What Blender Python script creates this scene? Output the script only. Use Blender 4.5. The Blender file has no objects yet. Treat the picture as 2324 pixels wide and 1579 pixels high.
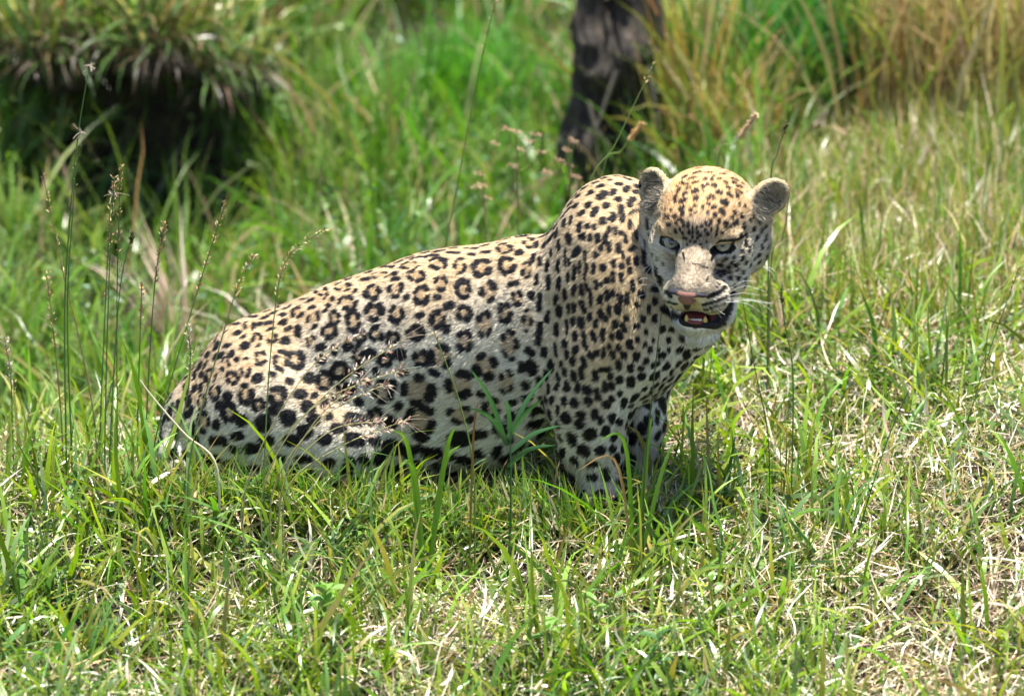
import bpy, math, random
import numpy as np
from mathutils import Vector, Matrix
from mathutils.bvhtree import BVHTree

rng = np.random.default_rng(7)
random.seed(7)
SC = bpy.context.scene
COL = SC.collection

# ------------------------------------------------------------------ camera
PITCH = math.radians(16.0)
DIST = 9.0
FRAME_W = 1.9
CP, SP = math.cos(PITCH), math.sin(PITCH)
TGT = np.array([0.0, 0.0, 0.277])
FWD = np.array([0.0, CP, -SP])
UPV = np.array([0.0, SP, CP])
CAM = TGT - DIST * FWD
cam_d = bpy.data.cameras.new('camera')
cam = bpy.data.objects.new('camera', cam_d)
COL.objects.link(cam)
cam.location = CAM
cam.rotation_euler = (math.pi / 2 - PITCH, 0, 0)
cam_d.sensor_width = 36.0
cam_d.lens = 36.0 * DIST / FRAME_W
cam_d.clip_start = 0.1
cam_d.clip_end = 2000
cam_d.dof.use_dof = True
cam_d.dof.focus_distance = 8.87
cam_d.dof.aperture_fstop = 2.6
SC.camera = cam

# ------------------------------------------------------------------ world, sun, exposure
SUN = np.array([0.12, -0.03, 0.99]); SUN /= np.linalg.norm(SUN)
world = bpy.data.worlds.new('World'); SC.world = world
world.use_nodes = True
wn = world.node_tree
bg = wn.nodes['Background']
sky = wn.nodes.new('ShaderNodeTexSky')
sky.sky_type = 'NISHITA'; sky.sun_disc = False
sky.sun_elevation = math.asin(SUN[2])
sky.sun_rotation = math.atan2(SUN[0], SUN[1])
bg.inputs['Strength'].default_value = 0.09
wn.links.new(sky.outputs[0], bg.inputs[0])
sun_d = bpy.data.lights.new('sun', 'SUN')
sun_d.energy = 5.0; sun_d.angle = math.radians(0.53); sun_d.color = (1.0, 0.955, 0.88)
sun = bpy.data.objects.new('sun', sun_d); COL.objects.link(sun)
sun.rotation_euler = Vector(-SUN).to_track_quat('-Z', 'Y').to_euler()
sun.location = (3, 1, 9)

vs = SC.view_settings
vs.view_transform = 'Standard'; vs.look = 'None'; vs.gamma = 1.0; vs.exposure = 1.5
vs.use_curve_mapping = False
SC.render.engine = 'CYCLES'
cy = SC.cycles
cy.max_bounces = 5; cy.diffuse_bounces = 3; cy.glossy_bounces = 2; cy.transmission_bounces = 4
cy.use_adaptive_sampling = True; cy.adaptive_threshold = 0.02; cy.use_light_tree = False
cy.transparent_max_bounces = 4
cy.caustics_reflective = False; cy.caustics_refractive = False
cy.use_denoising = True
try:
    SC.cycles_curves.shape = 'RIBBONS'; SC.cycles_curves.subdivisions = 1
except Exception:
    pass

# ------------------------------------------------------------------ helpers
S = FRAME_W / 2324.0           # metres per display pixel at DIST (display = 2324 x 1579)

def ray(px, py):
    d = FWD + np.array([1.0, 0, 0]) * ((px - 1162.0) * S / DIST) + UPV * ((789.5 - py) * S / DIST)
    return d / np.linalg.norm(d)

def at(px, py, y):
    """world point on the line of sight through a display pixel, at world depth y"""
    d = ray(px, py)
    t = (y - CAM[1]) / d[1]
    return CAM + d * t

def project(p):
    v = np.asarray(p) - CAM
    z = v @ FWD
    return 1162 + v[0] / z * DIST / S, 789.5 - (v @ UPV) / z * DIST / S

def src(px, py):               # source (2560 px) -> display px
    return px * 0.9078125, py * 0.9078125

def sstep(a, b, x):
    t = np.clip((x - a) / (b - a), 0, 1)
    return t * t * (3 - 2 * t)

def vnoise(P, freq, seed=0):
    """cheap smooth value noise, -1..1"""
    Q = np.asarray(P) * freq + seed * 17.31
    I = np.floor(Q).astype(np.int64); Fr = Q - I; Fr = Fr * Fr * (3 - 2 * Fr)
    out = np.zeros(len(Q))
    for dx in (0, 1):
        for dy in (0, 1):
            for dz in (0, 1):
                h = (I[:, 0] + dx) * 374761393 + (I[:, 1] + dy) * 668265263 + (I[:, 2] + dz) * 2147483647 + seed * 974711
                h = (h ^ (h >> 13)) * 1274126177
                h = (h ^ (h >> 16)) & 0xFFFF
                w = (Fr[:, 0] if dx else 1 - Fr[:, 0]) * (Fr[:, 1] if dy else 1 - Fr[:, 1]) * (Fr[:, 2] if dz else 1 - Fr[:, 2])
                out += w * (h / 32767.5 - 1)
    return out

def mesh_np(name, co, faces, k, col=None, mat=None, smooth=True):
    """faces: (n,k) int array of k-gons, or list of arrays of different k"""
    me = bpy.data.meshes.new(name)
    groups = faces if isinstance(faces, list) else [faces]
    groups = [np.asarray(g, dtype=np.int32) for g in groups if len(g)]
    me.vertices.add(len(co))
    me.vertices.foreach_set('co', np.asarray(co, dtype=np.float32).ravel())
    nl = sum(g.size for g in groups); npoly = sum(len(g) for g in groups)
    me.loops.add(nl); me.polygons.add(npoly)
    me.loops.foreach_set('vertex_index', np.concatenate([g.ravel() for g in groups]))
    starts = []; off = 0
    for g in groups:
        starts.append(off + np.arange(len(g)) * g.shape[1]); off += g.size
    me.polygons.foreach_set('loop_start', np.concatenate(starts).astype(np.int32))
    me.update(calc_edges=True)
    me.polygons.foreach_set('use_smooth', np.full(npoly, smooth))
    if col is not None:
        a = me.color_attributes.new('col', 'FLOAT_COLOR', 'POINT')
        c = np.ones((len(co), 4), dtype=np.float32); c[:, :3] = col
        a.data.foreach_set('color', c.ravel())
    if mat is not None:
        me.materials.append(mat)
    return me

def obj(name, me, parent=None, label=None, category=None, group=None, kind=None):
    o = bpy.data.objects.new(name, me); COL.objects.link(o)
    if parent is not None: o.parent = parent
    if label: o['label'] = label
    if category: o['category'] = category
    if group: o['group'] = group
    if kind: o['kind'] = kind
    return o

def empty(name, loc, label, category, group=None):
    o = bpy.data.objects.new(name, None); COL.objects.link(o)
    o.location = loc; o.empty_display_size = 0.05
    o['label'] = label; o['category'] = category; o['kind'] = 'thing'
    if group: o['group'] = group
    return o

def child(name, me, parent, label=None):
    o = obj(name, me, parent, label)
    loc = np.array(parent.matrix_basis.translation)
    p = parent.parent
    while p is not None:
        loc = loc + np.array(p.matrix_basis.translation); p = p.parent
    o.location = -loc
    return o

# ------------------------------------------------------------------ materials
def new_mat(name):
    m = bpy.data.materials.new(name); m.use_nodes = True
    nt = m.node_tree
    return m, nt, nt.nodes['Principled BSDF'], nt.nodes['Material Output']

def plain(name, col, rough=0.6, spec=0.4, coat=0.0, noise=0.15, scale=60.0):
    m, nt, b, out = new_mat(name)
    tc = nt.nodes.new('ShaderNodeTexCoord')
    n = nt.nodes.new('ShaderNodeTexNoise'); n.inputs['Scale'].default_value = scale; n.inputs['Detail'].default_value = 3
    mx = nt.nodes.new('ShaderNodeMixRGB'); mx.blend_type = 'MULTIPLY'; mx.inputs[0].default_value = 1.0
    cr = nt.nodes.new('ShaderNodeMapRange')
    cr.inputs['To Min'].default_value = 1 - noise * 2; cr.inputs['To Max'].default_value = 1 + noise
    nt.links.new(tc.outputs['Object'], n.inputs['Vector'])
    nt.links.new(n.outputs['Fac'], cr.inputs['Value'])
    mx.inputs[1].default_value = (*col, 1)
    nt.links.new(cr.outputs[0], mx.inputs[2])
    nt.links.new(mx.outputs[0], b.inputs['Base Color'])
    b.inputs['Roughness'].default_value = rough
    b.inputs['Specular IOR Level'].default_value = spec
    b.inputs['Coat Weight'].default_value = coat
    b.inputs['Coat Roughness'].default_value = 0.08
    return m

def blade_mat(name, trans=0.4, rough=0.42, spec=0.5):
    m, nt, b, out = new_mat(name)
    a = nt.nodes.new('ShaderNodeAttribute'); a.attribute_name = 'col'
    tr = nt.nodes.new('ShaderNodeBsdfTranslucent')
    hs = nt.nodes.new('ShaderNodeHueSaturation'); hs.inputs['Saturation'].default_value = 1.12; hs.inputs['Value'].default_value = 1.25
    mix = nt.nodes.new('ShaderNodeMixShader'); mix.inputs[0].default_value = trans
    nt.links.new(a.outputs['Color'], b.inputs['Base Color'])
    nt.links.new(a.outputs['Color'], hs.inputs['Color'])
    nt.links.new(hs.outputs[0], tr.inputs['Color'])
    b.inputs['Roughness'].default_value = rough; b.inputs['Specular IOR Level'].default_value = spec
    nt.links.new(b.outputs[0], mix.inputs[1]); nt.links.new(tr.outputs[0], mix.inputs[2])
    nt.links.new(mix.outputs[0], out.inputs['Surface'])
    return m

M_GREEN = blade_mat('green_blade', 0.42, 0.32, 0.6)
M_STRAW = blade_mat('dry_straw', 0.22, 0.38, 0.55)
M_LEAF = blade_mat('broad_leaf', 0.35, 0.45, 0.45)
M_SEED = blade_mat('seed_head', 0.25, 0.6, 0.3)

def skin_mat():
    m, nt, b, out = new_mat('leopard_coat')
    a = nt.nodes.new('ShaderNodeAttribute'); a.attribute_name = 'col'
    nt.links.new(a.outputs['Color'], b.inputs['Base Color'])
    b.inputs['Roughness'].default_value = 0.75; b.inputs['Specular IOR Level'].default_value = 0.2
    tc = nt.nodes.new('ShaderNodeTexCoord')
    n = nt.nodes.new('ShaderNodeTexNoise'); n.inputs['Scale'].default_value = 350; n.inputs['Detail'].default_value = 4
    bp = nt.nodes.new('ShaderNodeBump'); bp.inputs['Strength'].default_value = 0.4; bp.inputs['Distance'].default_value = 0.003
    nt.links.new(tc.outputs['Object'], n.inputs['Vector']); nt.links.new(n.outputs['Fac'], bp.inputs['Height'])
    nt.links.new(bp.outputs[0], b.inputs['Normal'])
    return m

def fur_mat():
    m, nt, b, out = new_mat('leopard_fur')
    a = nt.nodes.new('ShaderNodeAttribute'); a.attribute_name = 'col'
    sn = nt.nodes.new('ShaderNodeAttribute'); sn.attribute_name = 'sn'
    nt.links.new(a.outputs['Color'], b.inputs['Base Color'])
    nt.links.new(sn.outputs['Vector'], b.inputs['Normal'])
    b.inputs['Roughness'].default_value = 0.55; b.inputs['Specular IOR Level'].default_value = 0.18
    return m

M_SKIN = skin_mat(); M_FUR = fur_mat()

# ------------------------------------------------------------------ terrain
YL = np.array([-40, -9, -3, -1.2, 0, 0.3, 0.8, 1.5, 2.2, 2.9, 4.0, 6.0, 60])
ZL = np.array([-3.0, -1.2, -.62, -.27, 0, -.02, -.24, -.2, -.1, 0.0, .34, 1.0, 9.0])
ZR = np.array([-3.0, -1.2, -.60, -.25, 0, .04, .07, .10, .14, .22, .5, 1.1, 9.0])

def ground_z(x, y):
    x = np.asarray(x, float); y = np.asarray(y, float)
    zl = np.interp(y, YL, ZL); zr = np.interp(y, YL, ZR)
    g = sstep(0.05, 0.42, x - 0.05 * np.clip(y, 0, 3))
    z = zl * (1 - g) + zr * g
    z = z + 0.07 * sstep(0.3, 1.1, x) * sstep(-1.5, 0.2, y)
    # the earth bank on the left: a small cliff facing the camera
    wc = np.exp(-((x + 0.86 + 0.07 * np.sin(y * 9 + x * 5)) / 0.26) ** 4)
    z = z + wc * (0.42 * sstep(2.5, 2.58, y) - 0.20 * np.exp(-((y - 2.32) / 0.24) ** 2))
    wd = np.exp(-((x - 0.93) / 0.10) ** 4)
    z = z + wd * (0.30 * sstep(2.75, 2.85, y) - 0.22 * np.exp(-((y - 2.55) / 0.2) ** 2))
    z = z + sstep(1.0, 1.8, y) * 0.05 * (np.sin(x * 5.3 + y * 2.0) * np.sin(y * 4.1 - x * 1.7 + 0.6))
    z = z + 0.012 * np.sin(x * 9.1 + y * 3.0) + 0.012 * np.sin(y * 7.7 - x * 4.1) + 0.02 * np.sin(x * 2.3 + 1.0) * np.sin(y * 1.9)
    return z

def ground_at(px_, py_):
    d = ray(px_, py_); t = np.linspace(6.5, 16, 1200)
    Q = CAM + d * t[:, None]
    k = np.argmax(Q[:, 2] < ground_z(Q[:, 0], Q[:, 1]))
    return Q[k]

gx = np.unique(np.concatenate([np.linspace(-80, -3, 30), np.linspace(-3, 3, 200), np.linspace(3, 80, 30)]))
gy = np.unique(np.concatenate([np.linspace(-40, -3, 20), np.linspace(-3, 6, 300), np.linspace(6, 120, 40)]))
GX, GY = np.meshgrid(gx, gy, indexing='ij')
GZ = ground_z(GX.ravel(), GY.ravel())
idx = np.arange(GX.size).reshape(GX.shape)
quads = np.stack([idx[:-1, :-1], idx[1:, :-1], idx[1:, 1:], idx[:-1, 1:]], -1).reshape(-1, 4)
gm, nt, b, out = new_mat('soil')
tc = nt.nodes.new('ShaderNodeTexCoord')
n1 = nt.nodes.new('ShaderNodeTexNoise'); n1.inputs['Scale'].default_value = 14; n1.inputs['Detail'].default_value = 8
n2 = nt.nodes.new('ShaderNodeTexNoise'); n2.inputs['Scale'].default_value = 160; n2.inputs['Detail'].default_value = 6
cr = nt.nodes.new('ShaderNodeValToRGB')
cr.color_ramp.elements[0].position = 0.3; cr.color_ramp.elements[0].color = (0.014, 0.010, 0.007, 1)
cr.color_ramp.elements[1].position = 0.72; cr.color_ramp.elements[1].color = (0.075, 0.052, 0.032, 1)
nt.links.new(tc.outputs['Object'], n1.inputs['Vector']); nt.links.new(tc.outputs['Object'], n2.inputs['Vector'])
nt.links.new(n1.outputs['Fac'], cr.inputs[0]); nt.links.new(cr.outputs[0], b.inputs['Base Color'])
bp = nt.nodes.new('ShaderNodeBump'); bp.inputs['Strength'].default_value = 0.9; bp.inputs['Distance'].default_value = 0.02
nt.links.new(n2.outputs['Fac'], bp.inputs['Height']); nt.links.new(bp.outputs[0], b.inputs['Normal'])
b.inputs['Roughness'].default_value = 0.95
ground = obj('ground', mesh_np('ground', np.stack([GX.ravel(), GY.ravel(), GZ], 1), quads, 4, mat=gm), kind='structure',
             label='sloping earthen ground under the grass, falling into a gully at the left')

# ------------------------------------------------------------------ LEOPARD: signed distance model
PS = S                         # display pixel size in metres at the subject
YSC = 0.80                     # trunk flattening in depth

# head frame
HY, HPI, HRO = math.radians(12.0), math.radians(-13.0), math.radians(3.5)
hf = np.array([-math.sin(HY) * math.cos(HPI), -math.cos(HY) * math.cos(HPI), math.sin(HPI)])
hr = np.array([math.cos(HY), -math.sin(HY), 0.0])
hu = np.cross(hf, hr)
hr, hu = hr * math.cos(HRO) - hu * math.sin(HRO), hu * math.cos(HRO) + hr * math.sin(HRO)
HR = np.stack([hr, hf, hu], 1)
HO = at(1582, 549, -0.20)      # point between the eyes
def to_head(P):
    return ((np.asarray(P) - HO) @ HR) * 1000.0
def from_head(q):
    return HO + (np.asarray(q, float) / 1000.0) @ HR.T
def on_head_plane(px, py, ymm):
    d = ray(px, py)
    t = (ymm / 1000.0 - (CAM - HO) @ hf) / (d @ hf)
    return CAM + d * t

prims = []   # (kind, params, k, op)
def cone(p1, r1, p2, r2, k=0.04, ysc=1.0):
    prims.append(('c', np.array(p1, float), r1, np.array(p2, float), r2, k, ysc))
def ell(c, r, A, k, op='+'):
    prims.append(('e', np.array(c, float), np.array(r, float), np.array(A, float), k, op))
I3 = np.eye(3)
def px(p, y, r):               # display pixel + depth + radius in px -> world
    return at(p[0], p[1], y), r * PS

def bcone(a, ya, ra, b_, yb, rb, k=0.04, ysc=1.0):
    p1, r1 = px(a, ya, ra); p2, r2 = px(b_, yb, rb)
    cone(p1, r1, p2, r2, k, ysc)

# trunk
bcone((1210, 748), 0.06, 218, (1010, 812), 0.08, 232, 0.03, YSC)
bcone((1010, 812), 0.08, 232, (835, 862), 0.10, 222, 0.05, YSC)
bcone((835, 862), 0.10, 222, (640, 925), 0.10, 212, 0.05, YSC)
bcone((640, 925), 0.10, 205, (540, 1000), 0.09, 165, 0.05, YSC)
bcone((1090, 920), 0.05, 140, (930, 980), 0.06, 125, 0.05, 0.9)     # belly
# shoulders, withers and chest
bcone((1392, 503), 0.04, 94, (1400, 640), 0.03, 150, 0.04, 0.9)     # withers
bcone((1395, 640), 0.0, 170, (1425, 790), -0.03, 128, 0.045, 0.9)    # chest
bcone((1365, 560), -0.03, 74, (1372, 800), -0.06, 108, 0.05)       # near shoulder blade and upper arm
bcone((1375, 800), -0.075, 112, (1338, 905), -0.075, 92, 0.03)
bcone((1400, 560), 0.14, 75, (1430, 830), 0.13, 100, 0.035)           # far shoulder
# neck
bcone((1420, 565), 0.04, 146, (1580, 560), 0.02, 112, 0.05)
bcone((1440, 690), -0.05, 128, (1560, 660), -0.055, 104, 0.06)
bcone((1455, 775), -0.065, 100, (1548, 735), -0.065, 74, 0.05)           # throat
# near foreleg
bcone((1338, 905), -0.075, 92, (1345, 1000), -0.075, 74, 0.03)
bcone((1345, 1000), -0.075, 74, (1352, 1072), -0.085, 52, 0.02)
bcone((1352, 1072), -0.085, 52, (1364, 1112), -0.11, 48, 0.02)
for i_ in range(4):
    bcone((1340 + i_ * 18, 1115), -0.125, 20, (1336 + i_ * 20, 1128), -0.155 + 0.006 * abs(i_ - 1.5), 17, 0.008)
# far foreleg
bcone((1440, 850), 0.12, 85, (1452, 955), 0.09, 56, 0.03)
bcone((1452, 955), 0.09, 56, (1448, 1075), 0.07, 42, 0.02)
bcone((1448, 1075), 0.07, 42, (1462, 1110), 0.03, 42, 0.02)
# near hind leg: thigh folded forward, hock back, paw on the ground in front
bcone((615, 935), 0.022, 162, (775, 1010), -0.035, 98, 0.03)
bcone((560, 1000), 0.04, 140, (640, 1060), 0.0, 95, 0.05)
bcone((770, 1015), 0.0, 95, (640, 1090), -0.03, 48, 0.05)
bcone((620, 1096), -0.03, 42, (780, 1106), -0.06, 36, 0.02)
bcone((780, 1106), -0.06, 38, (830, 1104), -0.075, 32, 0.015)
# far hind leg
bcone((600, 960), 0.20, 130, (760, 1020), 0.24, 80, 0.04)
bcone((760, 1020), 0.24, 70, (660, 1100), 0.24, 40, 0.03)
# rump and tail, laid down the slope
bcone((470, 960), 0.07, 95, (440, 1070), 0.06, 82, 0.04)
tail_px = [((452, 880), 0.10, 34), ((410, 950), 0.06, 30), ((392, 1030), 0.0, 28), ((400, 1110), -0.05, 27), ((470, 1165), -0.08, 25)]
for a_, b_ in zip(tail_px[:-1], tail_px[1:]):
    bcone(a_[0], a_[1], a_[2], b_[0], b_[1], b_[2], 0.012)

# ---- head (local millimetres: x = viewer's right, y = forward, z = up)
head_prims = []
def hel(c, r, k, op='+', A=None):
    head_prims.append((np.array(c, float), np.array(r, float), k, op, I3 if A is None else np.array(A, float)))
hel((3, -82, 17), (92, 98, 77), 20)                      # cranium
hel((0, -20, 20), (62, 48, 40), 24)                      # forehead
for s in (-1, 1):
    hel((s * 67 + 2, -100, -38), (46, 62, 66), 28)            # cheeks
    hel((s * 46 + 5, -26, -72), (40, 48, 42), 26)             # jowl
    hel((s * 57 + 2, -24, -26), (33, 36, 30), 22)            # cheek bone below the eye
    hel((s * 46, -7, 16), (30, 23, 11), 12)              # brow
hel((3, 26, -22), (35, 66, 28), 18, A=[[1, 0, 0], [0, math.cos(.52), math.sin(.52)], [0, -math.sin(.52), math.cos(.52)]])  # bridge
hel((6, 70, -54), (38, 31, 22), 16)                      # nose end
for s in (-1, 1):
    hel((s * 28 + 10, 53, -79), (30, 39, 27), 16)             # whisker pads
hel((8, 12, -86), (48, 52, 36), 20)                      # muzzle root
hel((12, 34, -133), (43, 46, 25), 14)
hel((40, 8, -102), (26, 38, 26), 14)                     # corner of the mouth                     # chin
hel((6, -12, -112), (62, 54, 38), 24)                    # lower jaw
for s in (-1, 1):                                        # eye sockets
    hel((s * 50, 17, -2), (24, 22, 9.5), 5, '-')
def cup(c, eu, en, w, h, d):
    eu = np.array(eu, float); eu /= np.linalg.norm(eu)
    en = np.array(en, float); en -= eu * (en @ eu); en /= np.linalg.norm(en)
    ew = np.cross(en, eu)
    A = np.stack([ew, en, eu], 1)
    return A
EARS = []
for c, eu, en in (((-94, -92, 46), (-.22, -.25, .95), (-.30, .93, .1)), ((114, -92, 56), (.66, -.2, .72), (.25, .93, .15))):
    A = cup(c, eu, en, 0, 0, 0)
    EARS.append((np.array(c, float), A))

def sd_ell(P, c, r, A):
    q = (P - c) @ A
    k0 = np.sqrt(((q / r) ** 2).sum(-1)); k1 = np.sqrt(((q / (r * r)) ** 2).sum(-1)) + 1e-9
    return k0 * (k0 - 1) / k1

def smin(a, b, k):
    h = np.clip(0.5 + 0.5 * (b - a) / k, 0, 1)
    return b * (1 - h) + a * h - k * h * (1 - h)

def sd_head(P):
    q = to_head(P)
    d = None
    for c, r, k, op, A in head_prims:
        e = sd_ell(q, c, r, A)
        if d is None: d = e
        elif op == '+': d = smin(d, e, k)
        else: d = -smin(-d, e, k)
    for c, A in EARS:
        o = sd_ell(q, c, np.array([32., 21., 43.]), A)
        i = sd_ell(q, c + A @ np.array([0, 17., 3.]), np.array([25., 19., 35.]), A)
        e = -smin(-o, i, 4.0)
        base = sd_ell(q, c + A @ np.array([0, -10., -46.]), np.array([32., 20., 26.]), A)
        d = smin(d, base, 22.0)
        d = smin(d, e, 12.0)
    for c_, r_ in ((CHIN_C, (36., 34., 20.)), (CORN_C, (24., 34., 28.))):
        d = smin(d, sd_ell(q, c_, np.array(r_), I3), 12.0)
    # mouth
    q2 = to_head(P)
    m = sd_ell(q2, MOUTH_C, np.array([25., 34., 9.]), MOUTH_A)
    d = -smin(-d, m, 4.0)
    return d / 1000.0

def ze(x, y): return src(1580 + x / 5.64, 580 + y / 5.64)
def zd(x, y): return src(1580 + x / 5.81, 400 + y / 5.81)
def zb(x, y): return src(380 + x / 2.2235, 540 + y / 2.2235)
def zc(x, y): return src(1250 + x / 1.857, 400 + y / 1.857)

MOUTH_C = to_head(on_head_plane(*ze(900, 1225), 68))
MOUTH_A = I3
CHIN_C = to_head(on_head_plane(*ze(950, 1395), 38))
CORN_C = to_head(on_head_plane(*ze(1255, 1120), 16))

def sd_cone(P, p1, r1, p2, r2, ysc):
    Q = P - p1; ab = p2 - p1
    if ysc != 1.0:
        Q = Q.copy(); Q[..., 1] = (Q[..., 1]) / ysc; ab = ab.copy(); ab[1] /= ysc
    t = np.clip((Q @ ab) / (ab @ ab), 0, 1)
    dd = np.linalg.norm(Q - t[..., None] * ab, axis=-1) - (r1 + (r2 - r1) * t)
    return dd * (ysc if ysc != 1.0 else 1.0) ** 0.5

HEAD_K = 0.014
def sdf(P):
    P = np.asarray(P, float)
    d = np.full(P.shape[:-1], 1.0)
    for p in prims:
        d = smin(d, sd_cone(P, p[1], p[2], p[3], p[4], p[6]), p[5])
    return smin(d, sd_head(P), HEAD_K)

def axis(lo, a, b, hi, fine, coarse):
    return np.concatenate([np.arange(lo, a, coarse), np.arange(a, b, fine), np.arange(b, hi, coarse)])
FINE, COARSE = 0.0034, 0.0075
hb = np.array([from_head(q) for q in ((-150, -190, -160), (-150, 110, 130), (175, -190, 130), (175, 110, -160), (-150, 110, -160), (175, 110, 130), (0, 110, -160))])
hlo, hhi = hb.min(0), hb.max(0)
hlo = np.maximum(hlo, [0.20, -0.34, 0.22]); hhi = np.minimum(hhi, [0.56, 0.02, 0.68])
xs = axis(-0.72, hlo[0], hhi[0], 0.62, FINE, COARSE)
ys = axis(-0.36, hlo[1], hhi[1], 0.34, FINE, COARSE)
zs = axis(-0.16, hlo[2], hhi[2], 0.72, FINE, COARSE)
F = np.full((len(xs), len(ys), len(zs)), 0.5, dtype=np.float32)
def sub(lo, hi):
    i0, i1 = np.searchsorted(xs, lo[0]), np.searchsorted(xs, hi[0])
    j0, j1 = np.searchsorted(ys, lo[1]), np.searchsorted(ys, hi[1])
    k0, k1 = np.searchsorted(zs, lo[2]), np.searchsorted(zs, hi[2])
    G = np.stack(np.meshgrid(xs[i0:i1], ys[j0:j1], zs[k0:k1], indexing='ij'), -1)
    return (slice(i0, i1), slice(j0, j1), slice(k0, k1)), G
for p in prims:
    m = p[5] + 0.03
    lo = np.minimum(p[1] - p[2], p[3] - p[4]) - m; hi = np.maximum(p[1] + p[2], p[3] + p[4]) + m
    sl, G = sub(lo, hi)
    F[sl] = smin(F[sl], sd_cone(G, p[1], p[2], p[3], p[4], p[6]).astype(np.float32), p[5])
sl, G = sub(hb.min(0) - 0.06, hb.max(0) + 0.06)
hd = np.empty(G.shape[:-1], np.float32)
for i in range(G.shape[0]):
    hd[i] = sd_head(G[i].reshape(-1, 3)).reshape(G.shape[1:3])
F[sl] = smin(F[sl], hd, HEAD_K)
# re-carve mouth and sockets that the neck blend may have filled
del G, hd

def surface_nets(F, xs, ys, zs):
    ins = F < 0
    nx, ny, nz = F.shape
    cnt = np.zeros((nx - 1, ny - 1, nz - 1), np.int8)
    for dx in (0, 1):
        for dy in (0, 1):
            for dz in (0, 1):
                cnt += ins[dx:nx - 1 + dx, dy:ny - 1 + dy, dz:nz - 1 + dz]
    act = (cnt > 0) & (cnt < 8)
    ci, cj, ck = np.nonzero(act)
    n = len(ci)
    vid = np.full(act.shape, -1, np.int32); vid[ci, cj, ck] = np.arange(n)
    corners = [(a, b_, c) for a in (0, 1) for b_ in (0, 1) for c in (0, 1)]
    vals = np.stack([F[ci + a, cj + b_, ck + c] for a, b_, c in corners], 1)
    acc = np.zeros((n, 3)); num = np.zeros(n)
    for e1 in range(8):
        for e2 in range(e1 + 1, 8):
            c1, c2 = np.array(corners[e1]), np.array(corners[e2])
            if np.abs(c1 - c2).sum() != 1: continue
            v1, v2 = vals[:, e1], vals[:, e2]
            x = (v1 < 0) != (v2 < 0)
            t = np.where(x, v1 / np.where(x, v1 - v2, 1), 0)
            acc += np.where(x[:, None], c1 + t[:, None] * (c2 - c1), 0); num += x
    fr = acc / num[:, None]
    co = np.stack([np.interp(ci + fr[:, 0], np.arange(nx), xs), np.interp(cj + fr[:, 1], np.arange(ny), ys),
                   np.interp(ck + fr[:, 2], np.arange(nz), zs)], 1)
    quads = []
    for ax in range(3):
        sl1 = [slice(None)] * 3; sl2 = [slice(None)] * 3
        sl1[ax] = slice(0, -1); sl2[ax] = slice(1, None)
        a = ins[tuple(sl1)]; b_ = ins[tuple(sl2)]
        ch = a != b_
        i, j, k = np.nonzero(ch)
        o1, o2 = [(1, 2), (2, 0), (0, 1)][ax]
        P = np.stack([i, j, k], 1)
        ok = (P[:, o1] > 0) & (P[:, o2] > 0) & (P[:, o1] < F.shape[o1] - 1) & (P[:, o2] < F.shape[o2] - 1)
        P = P[ok]; flip = a[P[:, 0], P[:, 1], P[:, 2]]
        q = []
        for d1, d2 in ((-1, -1), (0, -1), (0, 0), (-1, 0)):
            C = P.copy(); C[:, o1] += d1; C[:, o2] += d2
            q.append(vid[C[:, 0], C[:, 1], C[:, 2]])
        q = np.stack(q, 1)
        q[~flip] = q[~flip][:, ::-1]
        quads.append(q)
    return co, np.concatenate(quads)

def laplace(co, quads, it=1, f=0.5):
    e = np.concatenate([quads[:, [0, 1]], quads[:, [1, 2]], quads[:, [2, 3]], quads[:, [3, 0]]])
    for _ in range(it):
        acc = np.zeros_like(co); n = np.bincount(e[:, 0], minlength=len(co)) + np.bincount(e[:, 1], minlength=len(co))
        for k in range(3):
            acc[:, k] = np.bincount(e[:, 0], co[e[:, 1], k], len(co)) + np.bincount(e[:, 1], co[e[:, 0], k], len(co))
        co = co + f * (acc / n[:, None] - co)
    return co

def vnormals(co, quads):
    d1 = co[quads[:, 2]] - co[quads[:, 0]]; d2 = co[quads[:, 3]] - co[quads[:, 1]]
    fn = np.cross(d1, d2)
    N = np.zeros_like(co)
    for c in range(4):
        for k in range(3):
            N[:, k] += np.bincount(quads[:, c], fn[:, k], len(co))
    return N / (np.linalg.norm(N, axis=1, keepdims=True) + 1e-12), np.linalg.norm(fn, axis=1) * 0.5

LCO, LQ = surface_nets(F, xs, ys, zs)
LCO = laplace(LCO, LQ, 2, 0.5)
LN, LAREA = vnormals(LCO, LQ)
print('leopard verts', len(LCO), 'quads', len(LQ), 'grid', F.shape, 'outward', float((LN * (LCO - LCO.mean(0))).sum(1).mean()))
bvh = BVHTree.FromPolygons([tuple(v) for v in LCO.tolist()], LQ.tolist())
def hit(px_, py_):
    d = ray(px_, py_)
    h = bvh.ray_cast(Vector(CAM), Vector(d))
    return None if h[0] is None else np.array(h[0])

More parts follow.
